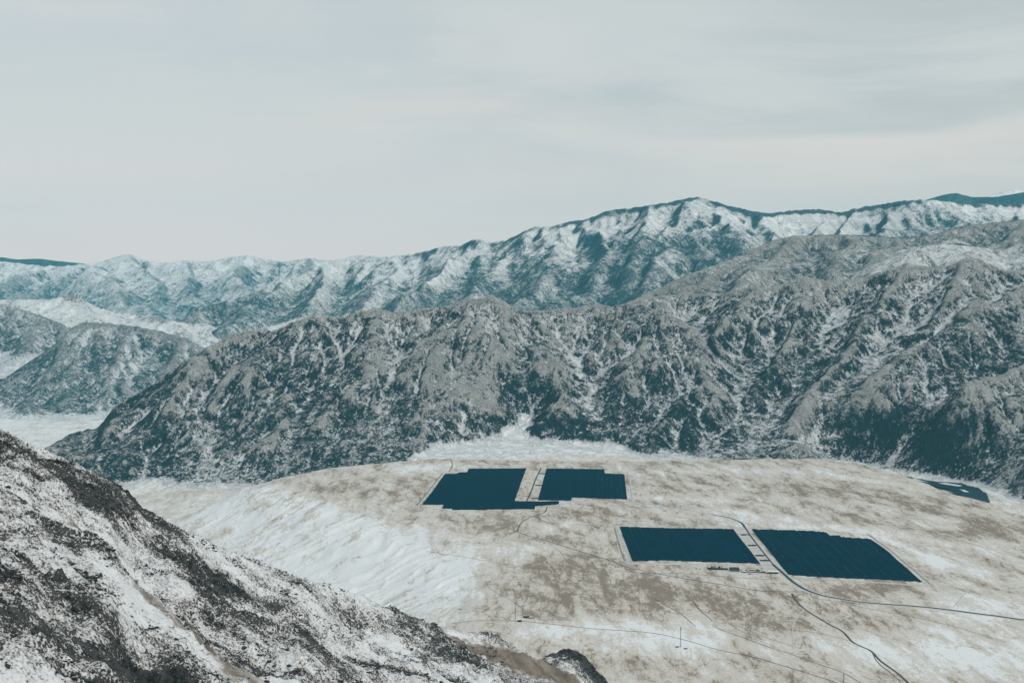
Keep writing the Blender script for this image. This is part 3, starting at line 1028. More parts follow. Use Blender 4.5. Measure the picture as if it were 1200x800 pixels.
    build_range('wooded_hill', 'dark forested hill behind the snowy range at the right', (3800, 9000, 16200, 18400), 32, lines, prof, 700, 0.5, 161, m,
                ((60, 900), (40, 700), (4, 120)), dark, drops=(15000, 60), kids=None)
    lines = [[(-80, 303, 23000), (0, 302, 23000), (45, 303, 23000), (100, 309, 22800), (140, 318, 22500)]]
    prof = [(-100, 302), (0, 301), (20, 304), (45, 303), (70, 306), (100, 309), (140, 318)]
    build_range('wooded_hill', 'dark blue forested hill on the left end of the horizon', (-10200, -5600, 21800, 23800), 32, lines, prof, 300, 0.4, 171, m,
                ((60, 900), (30, 700), (4, 120)), dark, drops=(12000, 60), kids=None)
    lines = [[(1140, 232, 21000), (1170, 225, 21000), (1185, 222, 21000), (1210, 224, 21000), (1300, 226, 21000)]]
    prof = [(1130, 236), (1160, 229), (1185, 222), (1195, 223), (1210, 225), (1300, 226)]
    m2 = mountain_mat('snow_peak', (0.2, 0.25, 0.27), (0.3, 0.33, 0.35), (0.4, 0.42, 0.43), (0.8, 0.81, 0.82), 30, 10)
    white = lambda X, Y, h, gx, gy, slope, cav, cav2, fl: {'snow': 0.9 + 0.15 * cav, 'tone': 0.5 + 0 * h, 'forest': -1 + 0 * h}
    build_range('snow_peak', 'small white peak showing over the dark hill at the right', (5800, 9600, 20300, 21800), 35, lines, prof, 900, 0.5, 181, m2,
                ((50, 700), (40, 500), (8, 120)), white, drops=(10000, 60), kids=None)


def middle_mountains():
    # grey range between the front massif and the summit range
    a = [(690, 372, 8700), (740, 352, 8900), (800, 324, 9300), (860, 302, 9700), (885, 290, 9800), (905, 281, 9900), (930, 276, 9900), (970, 275, 9900), (1000, 275, 9900),
         (1060, 279, 9900), (1090, 276, 9800), (1120, 266, 9800), (1160, 261, 9800), (1200, 257, 9800), (1320, 250, 9800), (1450, 248, 9700)]
    b = [(1000, 335, 8000), (1030, 318, 8100), (1045, 309, 8200), (1065, 300, 8300), (1085, 287, 8500), (1110, 285, 8500), (1170, 291, 8500), (1200, 288, 8500), (1320, 280, 8500), (1450, 275, 8500)]
    lines = [a, [(0.45)] + b,
             [(930, 276, 9900), (900, 300, 9200), (870, 325, 8500)],
             [(860, 302, 9700), (840, 322, 9000), (800, 340, 8500)],
             [(1000, 275, 9900), (985, 300, 9100), (960, 325, 8400)],
             [(1060, 279, 9900), (1040, 295, 9300), (1010, 315, 8700)],
             [(1085, 287, 8500), (1065, 305, 8000)], [(1150, 289, 8500), (1140, 302, 8000)],
             [(1200, 257, 9800), (1180, 272, 9200)]]
    prof = [(690, 372), (740, 352), (800, 324), (860, 302), (885, 290), (905, 281), (930, 276), (970, 275), (1000, 275), (1030, 277), (1060, 279), (1090, 276), (1120, 266),
            (1160, 261), (1200, 257), (1320, 250), (1450, 248)]

    def masks(X, Y, h, gx, gy, slope, cav, cav2, fl):
        f = fbm(X, Y, 700, 4, 421)
        u, v = to_px(X, Y, h)
        near = sstep(8800, 8500, Y)
        snow = 0.30 + 0.12 * cav + 0.12 * f - 0.2 * (slope - 0.6) + 0.30 * near * sstep(560, 800, h)
        tone = 0.62 - 0.2 * cav2 + 0.15 * f
        pb = np.array([(p[0], p[1]) for p in b])
        e1 = np.abs(v - np.interp(u, [p[0] for p in prof], [p[1] for p in prof]))
        e2 = np.abs(v - np.interp(u, pb[:, 0], pb[:, 1])) + 50 * (Y > 8700) + 50 * (Y < 8300)
        forest = -0.35 - 0.25 * gx + 0.15 * f + 0.95 * sstep(890, 960, u) * sstep(3.2, 0.8, e1) + 0.9 * sstep(2.6, 0.7, e2) * sstep(1000, 1050, u)
        return {'snow': snow, 'tone': tone, 'forest': forest}
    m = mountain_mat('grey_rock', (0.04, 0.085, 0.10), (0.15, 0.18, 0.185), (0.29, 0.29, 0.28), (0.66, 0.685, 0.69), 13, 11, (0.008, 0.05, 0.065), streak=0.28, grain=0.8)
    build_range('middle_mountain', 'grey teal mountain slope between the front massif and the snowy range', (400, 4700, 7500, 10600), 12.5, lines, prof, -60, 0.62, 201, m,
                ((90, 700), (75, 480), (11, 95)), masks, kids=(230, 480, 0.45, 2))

    # left: dark hill over the white valley, its neighbour, and the snowy ridge behind
    l1 = [[(-60, 470, 9000), (0, 446, 9200), (30, 426, 9400), (60, 406, 9600), (78, 388, 9700), (95, 377, 9800), (120, 378, 9800), (150, 381, 9800), (185, 387, 9800),
           (215, 395, 9700), (240, 408, 9600), (270, 432, 9400), (300, 470, 9100)],
          [(95, 377, 9800), (85, 410, 9400), (60, 450, 9000), (40, 475, 8700)],
          [(150, 381, 9800), (140, 420, 9300), (120, 455, 8900), (100, 478, 8650)],
          [(215, 395, 9700), (200, 430, 9200), (185, 460, 8800), (170, 480, 8600)]]
    prof = [(-60, 470), (0, 446), (30, 426), (60, 406), (78, 388), (95, 377), (120, 378), (150, 381), (185, 387), (215, 395), (240, 408), (270, 432), (300, 470)]

    def masks_e(X, Y, h, gx, gy, slope, cav, cav2, fl):
        f = fbm(X, Y, 600, 4, 431)
        snow = 0.30 + 0.14 * cav + 0.15 * f + 0.6 * sstep(60, 10, h + 205) - 0.15 * gx + 0.55 * sstep(110, 20, h) * sstep(10000, 10200, Y)
        return {'snow': snow, 'tone': 0.52 - 0.2 * cav2 + 0.15 * f, 'forest': -0.20 + 0.2 * gx + 0.25 * f - 0.8 * sstep(110, 20, h) * sstep(10000, 10200, Y)}
    m = mountain_mat('left_hill_rock', (0.02, 0.075, 0.095), (0.10, 0.15, 0.165), (0.25, 0.28, 0.285), (0.64, 0.67, 0.68), 13, 11, (0.010, 0.055, 0.07), streak=0.26, grain=0.85)
    build_range('dark_hill', 'dark teal rocky hill across the white valley at the left', (-4400, -1500, 8350, 10400), 13, l1, prof, -218, 0.55, 231, m,
                ((80, 600), (60, 380), (10, 90)), masks_e, drops=(50000, 90), kids=(230, 480, 0.45, 2))
    l2 = [[(-120, 345, 11400), (-60, 350, 11400), (0, 356, 11400), (20, 360, 11400), (50, 370, 11300), (75, 380, 11200), (110, 400, 11000), (140, 425, 10800)],
          [(0, 356, 11400), (-20, 390, 10800), (-30, 420, 10300)], [(50, 370, 11300), (40, 395, 10800), (20, 415, 10400)]]
    prof = [(-120, 345), (-60, 350), (0, 356), (20, 360), (50, 370), (75, 380), (110, 400), (140, 425)]
    build_range('dark_hill', 'blue grey hillside above the misty white valley at the left edge', (-6000, -2700, 10100, 12000), 16, l2, prof, -160, 0.55, 251, m,
                ((80, 600), (70, 420), (11, 100)), masks_e, drops=(40000, 90), kids=(230, 480, 0.45, 2), shelf=(-22, 10120, 10330))
    l3 = [[(-120, 350, 13200), (-40, 350, 13200), (0, 351, 13200), (40, 351, 13200), (60, 350, 13200), (85, 346, 13200), (98, 350, 13200), (110, 358, 13100), (135, 366, 13000), (150, 368, 13000), (165, 371, 13000), (185, 372, 12900),
           (205, 376, 12800), (225, 380, 12800), (240, 378, 12700), (255, 384, 12600), (270, 391, 12500), (300, 386, 12300), (335, 377, 12000), (352, 372, 11900), (380, 374, 11800), (450, 385, 11600)],
          [(85, 346, 13200), (110, 368, 12500), (120, 385, 12000)], [(150, 368, 13000), (160, 380, 12400)], [(205, 376, 12800), (225, 392, 12200), (240, 405, 11800)],
          [(240, 378, 12700), (255, 398, 12000)], [(300, 386, 12300), (290, 410, 11600)]]
    prof = [(-120, 350), (0, 351), (40, 351), (60, 350), (85, 346), (98, 350), (110, 358), (135, 366), (150, 368), (165, 371), (185, 372), (205, 376), (225, 380), (240, 378),
            (255, 384), (270, 391), (300, 386), (335, 377), (352, 372), (380, 374), (450, 385)]

    def masks_s(X, Y, h, gx, gy, slope, cav, cav2, fl):
        f = fbm(X, Y, 600, 4, 441)
        u, v = to_px(X, Y, h)
        snow = 0.74 + 0.2 * cav + 0.15 * f - 0.5 * np.exp(-((u - 83) / 9) ** 2 - ((v - 349) / 4) ** 2) - 0.4 * np.exp(-((u - 190) / 18) ** 2 - ((v - 375) / 4) ** 2)
        return {'snow': snow, 'tone': 0.5 - 0.2 * cav, 'forest': -0.4 + 0 * h}
    m3 = mountain_mat('white_ridge_rock', (0.05, 0.09, 0.10), (0.16, 0.18, 0.18), (0.3, 0.3, 0.29), (0.76, 0.78, 0.78), 16, 12, streak=0.28)
    build_range('snowy_ridge', 'low white snow-covered ridge behind the dark left hill', (-6400, -900, 11400, 13900), 18, l3, prof, -200, 0.42, 271, m3,
                ((80, 600), (60, 420), (12, 110)), masks_s, drops=(50000, 90), kids=(260, 420, 0.3, 2))


# ================================================================== THE NEAR HILLSIDE
def tps(pts):
    A = np.array(pts, float)
    xy, z = A[:, :2] / 500.0, A[:, 2]
    n = len(A)
    d2 = ((xy[:, None] - xy[None]) ** 2).sum(-1)
    K = d2 * np.log(d2 + 1e-12) * 0.5 + np.eye(n) * 1e-3
    Pm = np.hstack([np.ones((n, 1)), xy])
    M = np.block([[K, Pm], [Pm.T, np.zeros((3, 3))]])
    w = np.linalg.solve(M, np.concatenate([z, np.zeros(3)]))

    def f(X, Y):
        o = w[n] + w[n + 1] * X / 500 + w[n + 2] * Y / 500
        for i in range(n):
            r = (X / 500 - xy[i, 0]) ** 2 + (Y / 500 - xy[i, 1]) ** 2
            o = o + w[i] * r * np.log(r + 1e-12) * 0.5
        return o
    return f


HILL_SKY = [(-60, 470, 880), (0, 502, 900), (30, 516, 915), (60, 529, 930), (100, 548, 950), (130, 561, 970), (150, 574, 985), (165, 592, 1000),
            (200, 612, 1020), (260, 641, 1070), (300, 656, 1100), (370, 681, 1160), (420, 696, 1200), (470, 716, 1230), (520, 735, 1260),
            (545, 742, 1290), (572, 737, 1320), (600, 754, 1330), (628, 771, 1330), (645, 768, 1370), (660, 758, 1400), (680, 763, 1400),
            (700, 785, 1390), (716, 803, 1370), (770, 855, 1330)]
HILL_FACE = [(85, 610, 800), (130, 645, 780), (175, 680, 760), (240, 732, 735), (300, 785, 705), (350, 840, 680),
             (210, 670, 840), (270, 700, 905), (330, 715, 930), (250, 742, 800), (320, 785, 790),
             (340, 724, 950), (383, 739, 965), (427, 752, 975), (483, 779, 985), (520, 800, 990), (570, 835, 990),
             (400, 727, 1100), (450, 748, 1090), (480, 755, 1130), (540, 783, 1120), (600, 806, 1130), (560, 765, 1240), (620, 785, 1260), (670, 800, 1290),
             (0, 560, 770), (0, 640, 660), (0, 720, 585), (0, 800, 525), (90, 800, 560), (190, 800, 610), (100, 705, 655), (-200, 600, 620), (-300, 800, 480),
             (170, 740, 650), (60, 590, 800), (40, 545, 860), (400, 800, 760), (450, 830, 800)]


def build_hill():
    pts = [W(*q) for q in HILL_SKY + HILL_FACE]
    for q in HILL_SKY[::2]:
        x, y, z = W(*q)
        pts.append((x + 70, y + 150, z - 125))
        pts.append((x + 150, y + 330, z - 300))
    pts += [(0, 0, 797), (-200, -50, 800), (0, -250, 780), (0, 110, 735), (150, 60, 700), (100, 300, 560), (260, 600, 330), (250, 900, 250), (420, 1300, 60),
            (600, 1100, -40), (500, 600, 90), (400, 200, 400), (-500, 300, 700), (-900, 600, 720), (-900, 1000, 640), (-200, 350, 640)]
    f = tps(pts)
    t = np.concatenate([-np.geomspace(2.2, 0.44, 16)[:-1], np.linspace(-0.43, 0.13, 690), np.linspace(0.14, 1.2, 30)])
    y = np.concatenate([np.geomspace(25, 440, 26)[:-1], 440 * np.exp(np.linspace(0, math.log(1560 / 440.0), 520)), np.linspace(1580, 2200, 14)])
    T, Y = np.meshgrid(t, y)
    X = T * Y
    Z = f(X, Y)
    fade = sstep(-30, 120, Z)
    # rocky ribs run down the slope to the lower right
    a, b = X * 0.8 + Y * 0.6, -X * 0.6 + Y * 0.8
    rel = 9 * fbm(X, Y, 130, 4, 300) + 4.0 * (ridged(a * 0.55, b, 42, 4, 310, 0.55) - 0.8) + 1.5 * (ridged(X, Y, 13, 4, 320, 0.6) - 0.8)
    blk = np.clip(fbm(X, Y, 60, 4, 330) + 0.15, 0, 1)
    rel = rel + 3.0 * blk * (ridged(a, b * 0.7, 20, 4, 340, 0.65) - 0.7)
    Z = Z + rel * fade
    for _ in range(2):
        Z = fit_skyline(X, Y, Z, [(q[0], q[1]) for q in HILL_SKY if q[0] > -10], 0, 12, 1)
    u, v = to_px(X, Y, Z)
    # stone, thin grass and bare earth by place
    rock = 0.17 + 0.50 * fbm(X, Y, 95, 4, 350) + 0.45 * fbm(a * 0.5, b, 26, 4, 360)

    def seg(lst, w):
        d = np.full(X.shape, 1e9)
        q = [W(*p) for p in lst]
        return np.exp(-(line_dist(X, Y, q) / w) ** 2)
    rock += 0.38 * seg([(30, 516, 915), (75, 560, 900), (110, 590, 890), (150, 600, 940), (170, 612, 950)], 26)
    rock += 0.45 * seg([(150, 572, 985), (200, 630, 960), (260, 690, 930), (330, 720, 950)], 15)
    rock += 0.8 * seg([(255, 735, 800), (300, 765, 790), (340, 800, 780)], 13)
    rock += 0.8 * seg([(335, 722, 950), (427, 752, 975), (483, 779, 985), (530, 805, 990)], 5)
    rock += 0.9 * seg([(560, 738, 1320), (590, 748, 1325), (628, 770, 1330)], 16) + 1.1 * seg([(645, 775, 1380), (680, 775, 1390), (705, 800, 1370)], 34)
    rock += 0.5 * seg([(150, 745, 650), (200, 770, 640)], 30)
    rock -= 0.7 * seg([(450, 748, 1090), (500, 770, 1110), (570, 795, 1125)], 22)
    rock -= 0.3 * seg([(380, 700, 1150), (300, 670, 1080)], 12)
    earth = 0.72 * seg([(85, 610, 800), (130, 645, 780), (175, 680, 760), (240, 732, 735), (300, 785, 705), (350, 840, 680)], 15)
    earth += 1.3 * seg([(560, 775, 1230), (620, 788, 1260), (660, 805, 1290)], 30)
    earth += 0.25 * fbm(X, Y, 40, 3, 370)
    rock -= 0.6 * np.clip(earth, 0, 1)
    m, tt, bs = material('snowy_scree')
    p = tt.pos()
    ps = tt.mapped(p, (0.55, 1.0, 1.0), rot=(0, 0, R(37)))
    n1 = tt.noise(p, 1 / 17, 8, 0.66, 0.3)
    n2 = tt.noise(ps, 1 / 4.2, 6, 0.7, 0.2)
    n3 = tt.noise(p, 1 / 1.3, 3, 0.6)
    r = tt.math('ADD', tt.attr('rock'), tt.math('MULTIPLY', tt.math('SUBTRACT', n1, 0.5), 1.9))
    r = tt.math('ADD', r, tt.math('MULTIPLY', tt.math('SUBTRACT', n2, 0.5), 2.4))
    r = tt.math('ADD', r, tt.math('MULTIPLY', tt.math('SUBTRACT', n3, 0.5), 2.8))
    stone = tt.mix(tt.ramp(n2, 0.35, 0.68), (0.008, 0.018, 0.023), (0.088, 0.085, 0.080))
    e = tt.math('ADD', tt.attr('earth'), tt.math('MULTIPLY', tt.math('SUBTRACT', n2, 0.5), 1.2))
    soil = tt.mix(tt.ramp(n1, 0.35, 0.65), (0.15, 0.125, 0.10), (0.27, 0.235, 0.195))
    sn = tt.mix(tt.ramp(r, -0.35, 0.25), (0.73, 0.755, 0.77), (0.46, 0.455, 0.44))
    sn = tt.mix(tt.ramp(e, 0.35, 0.85), sn, soil)
    tt.put(bs.inputs['Base Color'], tt.mix(tt.ramp(r, 0.22, 0.48), sn, stone))
    bp = tt.new('ShaderNodeBump')
    bp.inputs['Strength'].default_value = 1.0
    bp.inputs['Distance'].default_value = 1.4
    tt.put(bp.inputs['Height'], tt.math('ADD', n2, tt.math('MULTIPLY', n3, 0.4)))
    tt.l.new(bp.outputs[0], bs.inputs['Normal'])
    sheet('near_hillside', X, Y, Z, {'rock': rock, 'earth': earth}, m, 'steep snowy hillside with dark rock in the left foreground')
    return X, Y, Z, rock, u, v


build_front_massif()
far_mountains()
middle_mountains()
hill = build_hill()

# ================================================================== ROADS AND TRACKS
mat_asphalt = plain_mat('asphalt', (0.030, 0.058, 0.070), 0.7, 0.2, 0.35, 0.06)
mat_snowbank = plain_mat('packed_snow', (0.70, 0.72, 0.73), 0.9, 0.1, 0.10, 0.05)
mat_dirt = plain_mat('dark_dirt', (0.095, 0.088, 0.082), 0.95, 0.1, 0.35, 0.05)
mat_dirt_soft = plain_mat('pale_dirt', (0.25, 0.225, 0.20), 0.95, 0.1, 0.25, 0.04)
mat_gravel = plain_mat('pale_gravel', (0.52, 0.50, 0.47), 0.95, 0.1, 0.14, 0.05)


def track(name, px, width, mat, lift, label=None, seg=7.0):
    pts = [P(*q) for q in px]
    o = strip_mesh(name, pts, width, None, mat, 'structure', lift, seg, None)
    if label:
        o['label'] = label
    return o


MAIN = [(1260, 734), (1200, 727), (1150, 720), (1080, 712), (1020, 707), (985, 702), (960, 697), (942, 690), (928, 681), (918, 672), (906, 661)]
CORR = [(906, 661), (896, 649), (886, 636), (878, 625), (873, 618)]
NORTH = [(873, 618), (868, 612), (854, 606.5), (833, 602.5), (794, 596), (752, 590), (715, 587.5), (676, 588.5), (655, 592)]
track('snow_bank', MAIN, 24, mat_gravel, 0.25)
track('snow_bank', NORTH, 18, mat_snowbank, 0.25)
track('road', MAIN, 13, mat_asphalt, 0.6, 'dark asphalt access road curving to the right edge')
track('service_road', CORR, 7, mat_asphalt, 0.6, 'narrow dark service road between the two right solar fields')
track('road', NORTH[:4], 12, mat_asphalt, 0.6, 'dark road bend behind the corridor of the right solar fields')
track('road', NORTH[3:], 5, mat_asphalt, 0.6, 'dark road running on to the left solar fields')
track('service_road', [(634, 549), (628.5, 560), (622.5, 575), (617, 587)], 6, mat_asphalt, 0.6, 'dark service road between the two left solar fields')
for q in ([(594.7, 617.7), (606, 622.6), (617, 627), (640, 633), (668, 642), (697, 651), (716, 657.4), (735, 664.5), (760, 670), (790, 675.5), (822, 681.5), (857, 687), (896, 692.5), (941, 694)],
          [(606, 622.6), (610, 613.5), (620, 607), (631.5, 603.6), (639, 599.5), (641, 594)]):
    track('dirt_track', q, 4.5, mat_dirt, 0.45)
T3 = [(928, 696), (932.5, 704), (946, 716), (970, 730.5), (987.5, 740), (1000, 752.5), (1020, 762.5), (1030, 772.5), (1050, 787.5), (1064, 800), (1085, 820)]
track('dirt_track', T3, 6.5, mat_dirt, 0.45)
track('dirt_track', [(1022, 764), (1028, 775), (1044, 789), (1056, 800), (1076, 820)], 2.6, mat_dirt, 0.48)
track('dirt_track', [(931, 701), (937, 697), (946, 695.5)], 3, mat_dirt, 0.45)
for q, w_ in (([(480, 722), (520, 725), (560, 727), (600, 727.5), (647, 731), (700, 737), (763, 741.7), (805, 749.7), (840, 760), (882, 769), (924, 781), (980, 799), (1010, 810)], 2.6),
              ([(835, 734), (868, 746), (900, 757.5), (925, 765), (955, 776), (987.5, 787.5), (1007, 799), (1030, 812)], 2.2),
              ([(767, 702.5), (785, 712.5), (800, 721), (815, 734)], 2.2), ([(812, 705), (820, 715), (835, 727.5)], 3.0),
              ([(718, 669), (760, 672), (800, 671.5), (850, 676), (905, 679)], 2.2)):
    track('dirt_track', q, w_, mat_dirt, 0.42)
for q, w_ in (([(594.5, 617.5), (596, 607)], 2.5), ([(523, 533), (528, 538), (530, 545), (526, 552)], 6), ([(570, 680), (575, 690), (600, 704), (614, 714), (640, 729)], 1.8),
              ([(655, 603), (672, 600), (682, 594), (684, 591)], 2.6), ([(1020, 690.5), (1052, 692), (1075, 690)], 3), ([(868, 735), (895, 746), (940, 760)], 1.6),
              ([(720, 618), (726, 640), (732, 657)], 5), ([(500, 640), (540, 650), (600, 662), (660, 668), (720, 690)], 1.8), ([(745, 600), (800, 606), (850, 612)], 2.2), ([(950, 700), (1010, 712), (1090, 728), (1180, 752)], 2.2), ([(560, 600), (600, 606), (640, 612), (700, 616)], 2), ([(1000, 752), (960, 742), (900, 735), (850, 730)], 2), ([(860, 690), (880, 720), (878, 745)], 2), ([(1040, 600), (1100, 625), (1200, 655)], 2.2), ([(640, 633), (660, 650), (664, 668)], 1.6), ([(455, 563), (478, 570), (505, 572)], 4), ([(640, 660), (700, 672), (760, 690), (800, 700)], 1.8)):
    track('faint_track', q, w_, mat_dirt_soft, 0.36)
for q, w_ in (([(941, 715), (930, 730), (929.5, 760)], 3.2), ([(677, 591), (695, 602), (711, 616), (719, 619)], 4.5), ([(1200, 683), (1160, 689), (1125, 690), (1090, 687)], 3),
              ([(1135, 691), (1126, 701), (1117, 712)], 4), ([(941, 713), (946, 719)], 2.5)):
    track('snowy_track', q, w_, mat_gravel, 0.34)
# gravel strips round the fields
track('gravel_strip', [(867, 617.5), (881, 636), (893, 650), (909, 672)], 52, mat_gravel, 0.15)
for q, w_ in (([(1016, 625), (1040, 642), (1064, 662), (1092, 686)], 14), ([(521, 553), (506, 571), (490, 592)], 8), ([(737, 556), (742, 588)], 8),
              ([(722, 617), (730, 638), (738, 659)], 16), ([(869, 619), (894, 648), (917, 675)], 8), ([(895, 663), (870, 663.5), (800, 660.5), (738, 660)], 22),
              ([(719, 615), (800, 616.5), (866, 618)], 10), ([(878, 618.5), (920, 619.5), (968, 621.5), (1018, 628)], 9), ([(920, 677), (1000, 681), (1088, 687)], 18),
              ([(735, 588.5), (672, 586.5), (604, 588.4)], 9)):
    track('gravel_strip', q, w_, mat_gravel, 0.30)
for q in ([(1018, 627), (1042, 644), (1066, 664), (1090, 685)], [(519, 554), (504, 572), (489, 591)]):
    track('drainage_ditch', q, 2.6, mat_dirt, 0.55)


# ================================================================== SMALL BUILDING KIT
class MB:
    """collects boxes and bars into one mesh"""
    def __init__(s):
        s.v, s.f = [], []

    def box(s, x0, x1, y0, y1, z0, z1):
        k = len(s.v)
        s.v += [(x0, y0, z0), (x1, y0, z0), (x1, y1, z0), (x0, y1, z0), (x0, y0, z1), (x1, y0, z1), (x1, y1, z1), (x0, y1, z1)]
        s.f += [tuple(k + i for i in q) for q in ((0, 3, 2, 1), (4, 5, 6, 7), (0, 1, 5, 4), (1, 2, 6, 5), (2, 3, 7, 6), (3, 0, 4, 7))]

    def bar(s, a, b, w):
        a, b = np.array(a, float), np.array(b, float)
        d = b - a
        d = d / (np.linalg.norm(d) + 1e-9)
        u = np.cross(d, (0, 0, 1.0))
        if np.linalg.norm(u) < 1e-3:
            u = np.array((1.0, 0, 0))
        u = u / np.linalg.norm(u) * w / 2
        v = np.cross(d, u)
        k = len(s.v)
        for c in (a, b):
            for i, j in ((-1, -1), (1, -1), (1, 1), (-1, 1)):
                s.v.append(tuple(c + u * i + v * j))
        s.f += [tuple(k + i for i in q) for q in ((0, 3, 2, 1), (4, 5, 6, 7), (0, 1, 5, 4), (1, 2, 6, 5), (2, 3, 7, 6), (3, 0, 4, 7))]

    def quad(s, a, b, c, d):
        k = len(s.v)
        s.v += [a, b, c, d]
        s.f.append((k, k + 1, k + 2, k + 3))

    def mesh(s, name, mat):
        me = bpy.data.meshes.new(name)
        me.from_pydata(s.v, [], s.f)
        me.materials.append(mat)
        return me

    def build(s, name, mat, parent=None, **props):
        o = bpy.data.objects.new(name, s.mesh(name, mat))
        C.objects.link(o)
        o.parent = parent
        for k, v in props.items():
            o[k] = v
        return o


def thing(name, loc, label, cat, group=None, rz=0.0):
    o = bpy.data.objects.new(name, None)
    o.empty_display_size = 1
    C.objects.link(o)
    o.location = loc
    o.rotation_euler = (0, 0, rz)
    o['label'] = label
    o['category'] = cat
    if group:
        o['group'] = group
    return o


def clone(o, loc, label, rz=None):
    """a copy of a thing with copies of its parts and sub-parts"""
    r = o.copy()
    C.objects.link(r)
    r.location = loc
    r['label'] = label
    if rz is not None:
        r.rotation_euler = (0, 0, rz)
    for ch in list(o.children):
        c = ch.copy()
        C.objects.link(c)
        c.parent = r
        for g in list(ch.children):
            d = g.copy()
            C.objects.link(d)
            d.parent = c
    return r


def on_ground(px, py):
    x, y = P(px, py)
    return (x, y, ground_at(x, y))


# ------------------------------------------------------------------ solar fields
mat_panel, pt_, pb_ = material('solar_glass')
pv = pt_.noise(pt_.pos(), 0.02, 3, 0.5)
pt_.put(pb_.inputs['Base Color'], pt_.mix(pt_.ramp(pv, 0.3, 0.7), (0.0006, 0.022, 0.040), (0.0012, 0.030, 0.052)))
pb_.inputs['Roughness'].default_value = 0.6
pb_.inputs['Specular IOR Level'].default_value = 0.03
mat_steel = plain_mat('galvanised_steel', (0.17, 0.19, 0.20), 0.5, 0.4, 0.1, 0.3, 0.3)
mat_frame = plain_mat('dark_steel', (0.035, 0.05, 0.058), 0.6, 0.3, 0.15, 0.3, 0.3)


def row_span(poly, y):
    """x intervals of a polygon on the line y"""
    xs = []
    n = len(poly)
    for i in range(n):
        (ax, ay), (bx, by) = poly[i], poly[(i + 1) % n]
        if (ay > y) != (by > y):
            xs.append(ax + (y - ay) * (bx - ax) / (by - ay))
    xs.sort()
    return list(zip(xs[::2], xs[1::2]))


mat_bare = plain_mat('bare_earth', (0.085, 0.082, 0.078), 0.95, 0.1, 0.3, 0.1)


def solar_field(px_poly, cols, lean, label, gap=1.6, step=7.2):
    poly = [P(*q) for q in px_poly]
    ys = [p[1] for p in poly]
    y0, y1 = min(ys), max(ys)
    sh = [(p[0] - lean * (p[1] - y0), p[1]) for p in poly]      # straightened plan
    u0, u1 = min(p[0] for p in sh), max(p[0] for p in sh)
    cw = (u1 - u0) / cols
    cx, cy = (u0 + u1) / 2, (y0 + y1) / 2
    root = thing('solar_field', (cx, cy, 0), label, 'solar field', 'solar fields on the plateau')
    rows = np.arange(y0 + 3, y1 - 1, step)
    for c in range(cols):
        a, b = u0 + c * cw + gap / 2, u0 + (c + 1) * cw - gap / 2
        pan, fr = MB(), MB()
        jit = random.uniform(-2.5, 2.5)
        for y in rows:
            y = y + jit
            for s0, s1 in row_span(sh, y):
                l, r = max(a, s0), min(b, s1)
                if r - l < 6:
                    continue
                k = max(1, round((r - l) / ((b - a) / 2)))
                for j in range(k):
                    q0 = l + (r - l) * j / k + (0.15 if j else 0)
                    q1 = l + (r - l) * (j + 1) / k
                    xo = lean * (y - y0)
                    X = np.array([q0 + xo, q1 + xo])
                    g = np.array([ground_at(X[0], y), ground_at(X[1], y)])
                    x_0, x_1 = X - cx
                    Y = y - cy
                    # a table tilted to the south (towards the viewer)
                    f0, f1 = g + 0.7, g + 2.9
                    A = (x_0, Y - 1.75, f0[0]); B = (x_1, Y - 1.75, f0[1])
                    Cc = (x_1, Y + 1.75, f1[1]); D = (x_0, Y + 1.75, f1[0])
                    pan.quad(A, B, Cc, D)
                    t = 0.12
                    A2, B2, C2, D2 = [(p[0], p[1] + t * 0.53, p[2] - t) for p in (A, B, Cc, D)]
                    pan.quad(D2, C2, B2, A2)
                    pan.quad(A2, B2, B, A)
                    pan.quad(D, Cc, C2, D2)
                    for q in (0.12, 0.5, 0.88):
                        xx = x_0 + (x_1 - x_0) * q
                        gz = g[0] + (g[1] - g[0]) * q
                        fr.bar((xx, Y + 0.6, gz - 0.2), (xx, Y + 0.6, gz + 2.1), 0.14)
        if gap > 0.3 and c:
            xl = u0 + c * cw
            yy = [y for y in rows if any(s0 < xl < s1 for s0, s1 in row_span(sh, y))]
            if len(yy) > 3:
                strip_mesh('bare_strip', [(xl + lean * (y - y0), y) for y in (yy[0], yy[len(yy) // 2], yy[-1])], 4.5, None, mat_bare, 'structure', 0.3, 40)
        o = pan.build('panel_column', mat_panel, root)
        fr.build('support_post', mat_frame, o, kind='stuff')
    return root


A_PX = [(549.6, 549), (616.8, 549), (602.7, 587.6), (655, 587.8), (655, 591), (641.7, 592), (627, 593), (626.5, 597), (530, 597.5), (530, 596), (518, 595.7),
        (520, 591.3), (494.8, 591), (521.4, 555.6), (536.6, 555.2), (536.6, 554), (547.4, 553.6)]
B_PX = [(640.6, 549.5), (707.8, 550.4), (709, 555.2), (731.6, 556), (735, 585), (670.3, 583), (669.4, 586.8), (630.4, 586)]
C_PX = [(726.3, 618.3), (859.5, 620.3), (890.3, 660.5), (777, 656.8), (741, 657.6)]
D_PX = [(881, 620.6), (950, 622.6), (968, 624.4), (972, 627.6), (985, 628.3), (990, 630), (1020, 632), (1040, 646), (1080, 682.4), (924, 674)]
solar_field(A_PX, 10, 0.062, 'large dark solar field at the far left with a stepped outline', 0.25)
solar_field(B_PX, 9, 0.062, 'smaller far solar field just right of the central service strip', 0.4)
solar_field(C_PX, 11, 0.0, 'near solar field directly above the small substation', 1.0)
solar_field(D_PX, 12, 0.0, 'rightmost solar field, its right side narrowing to a pointed corner', 1.5)


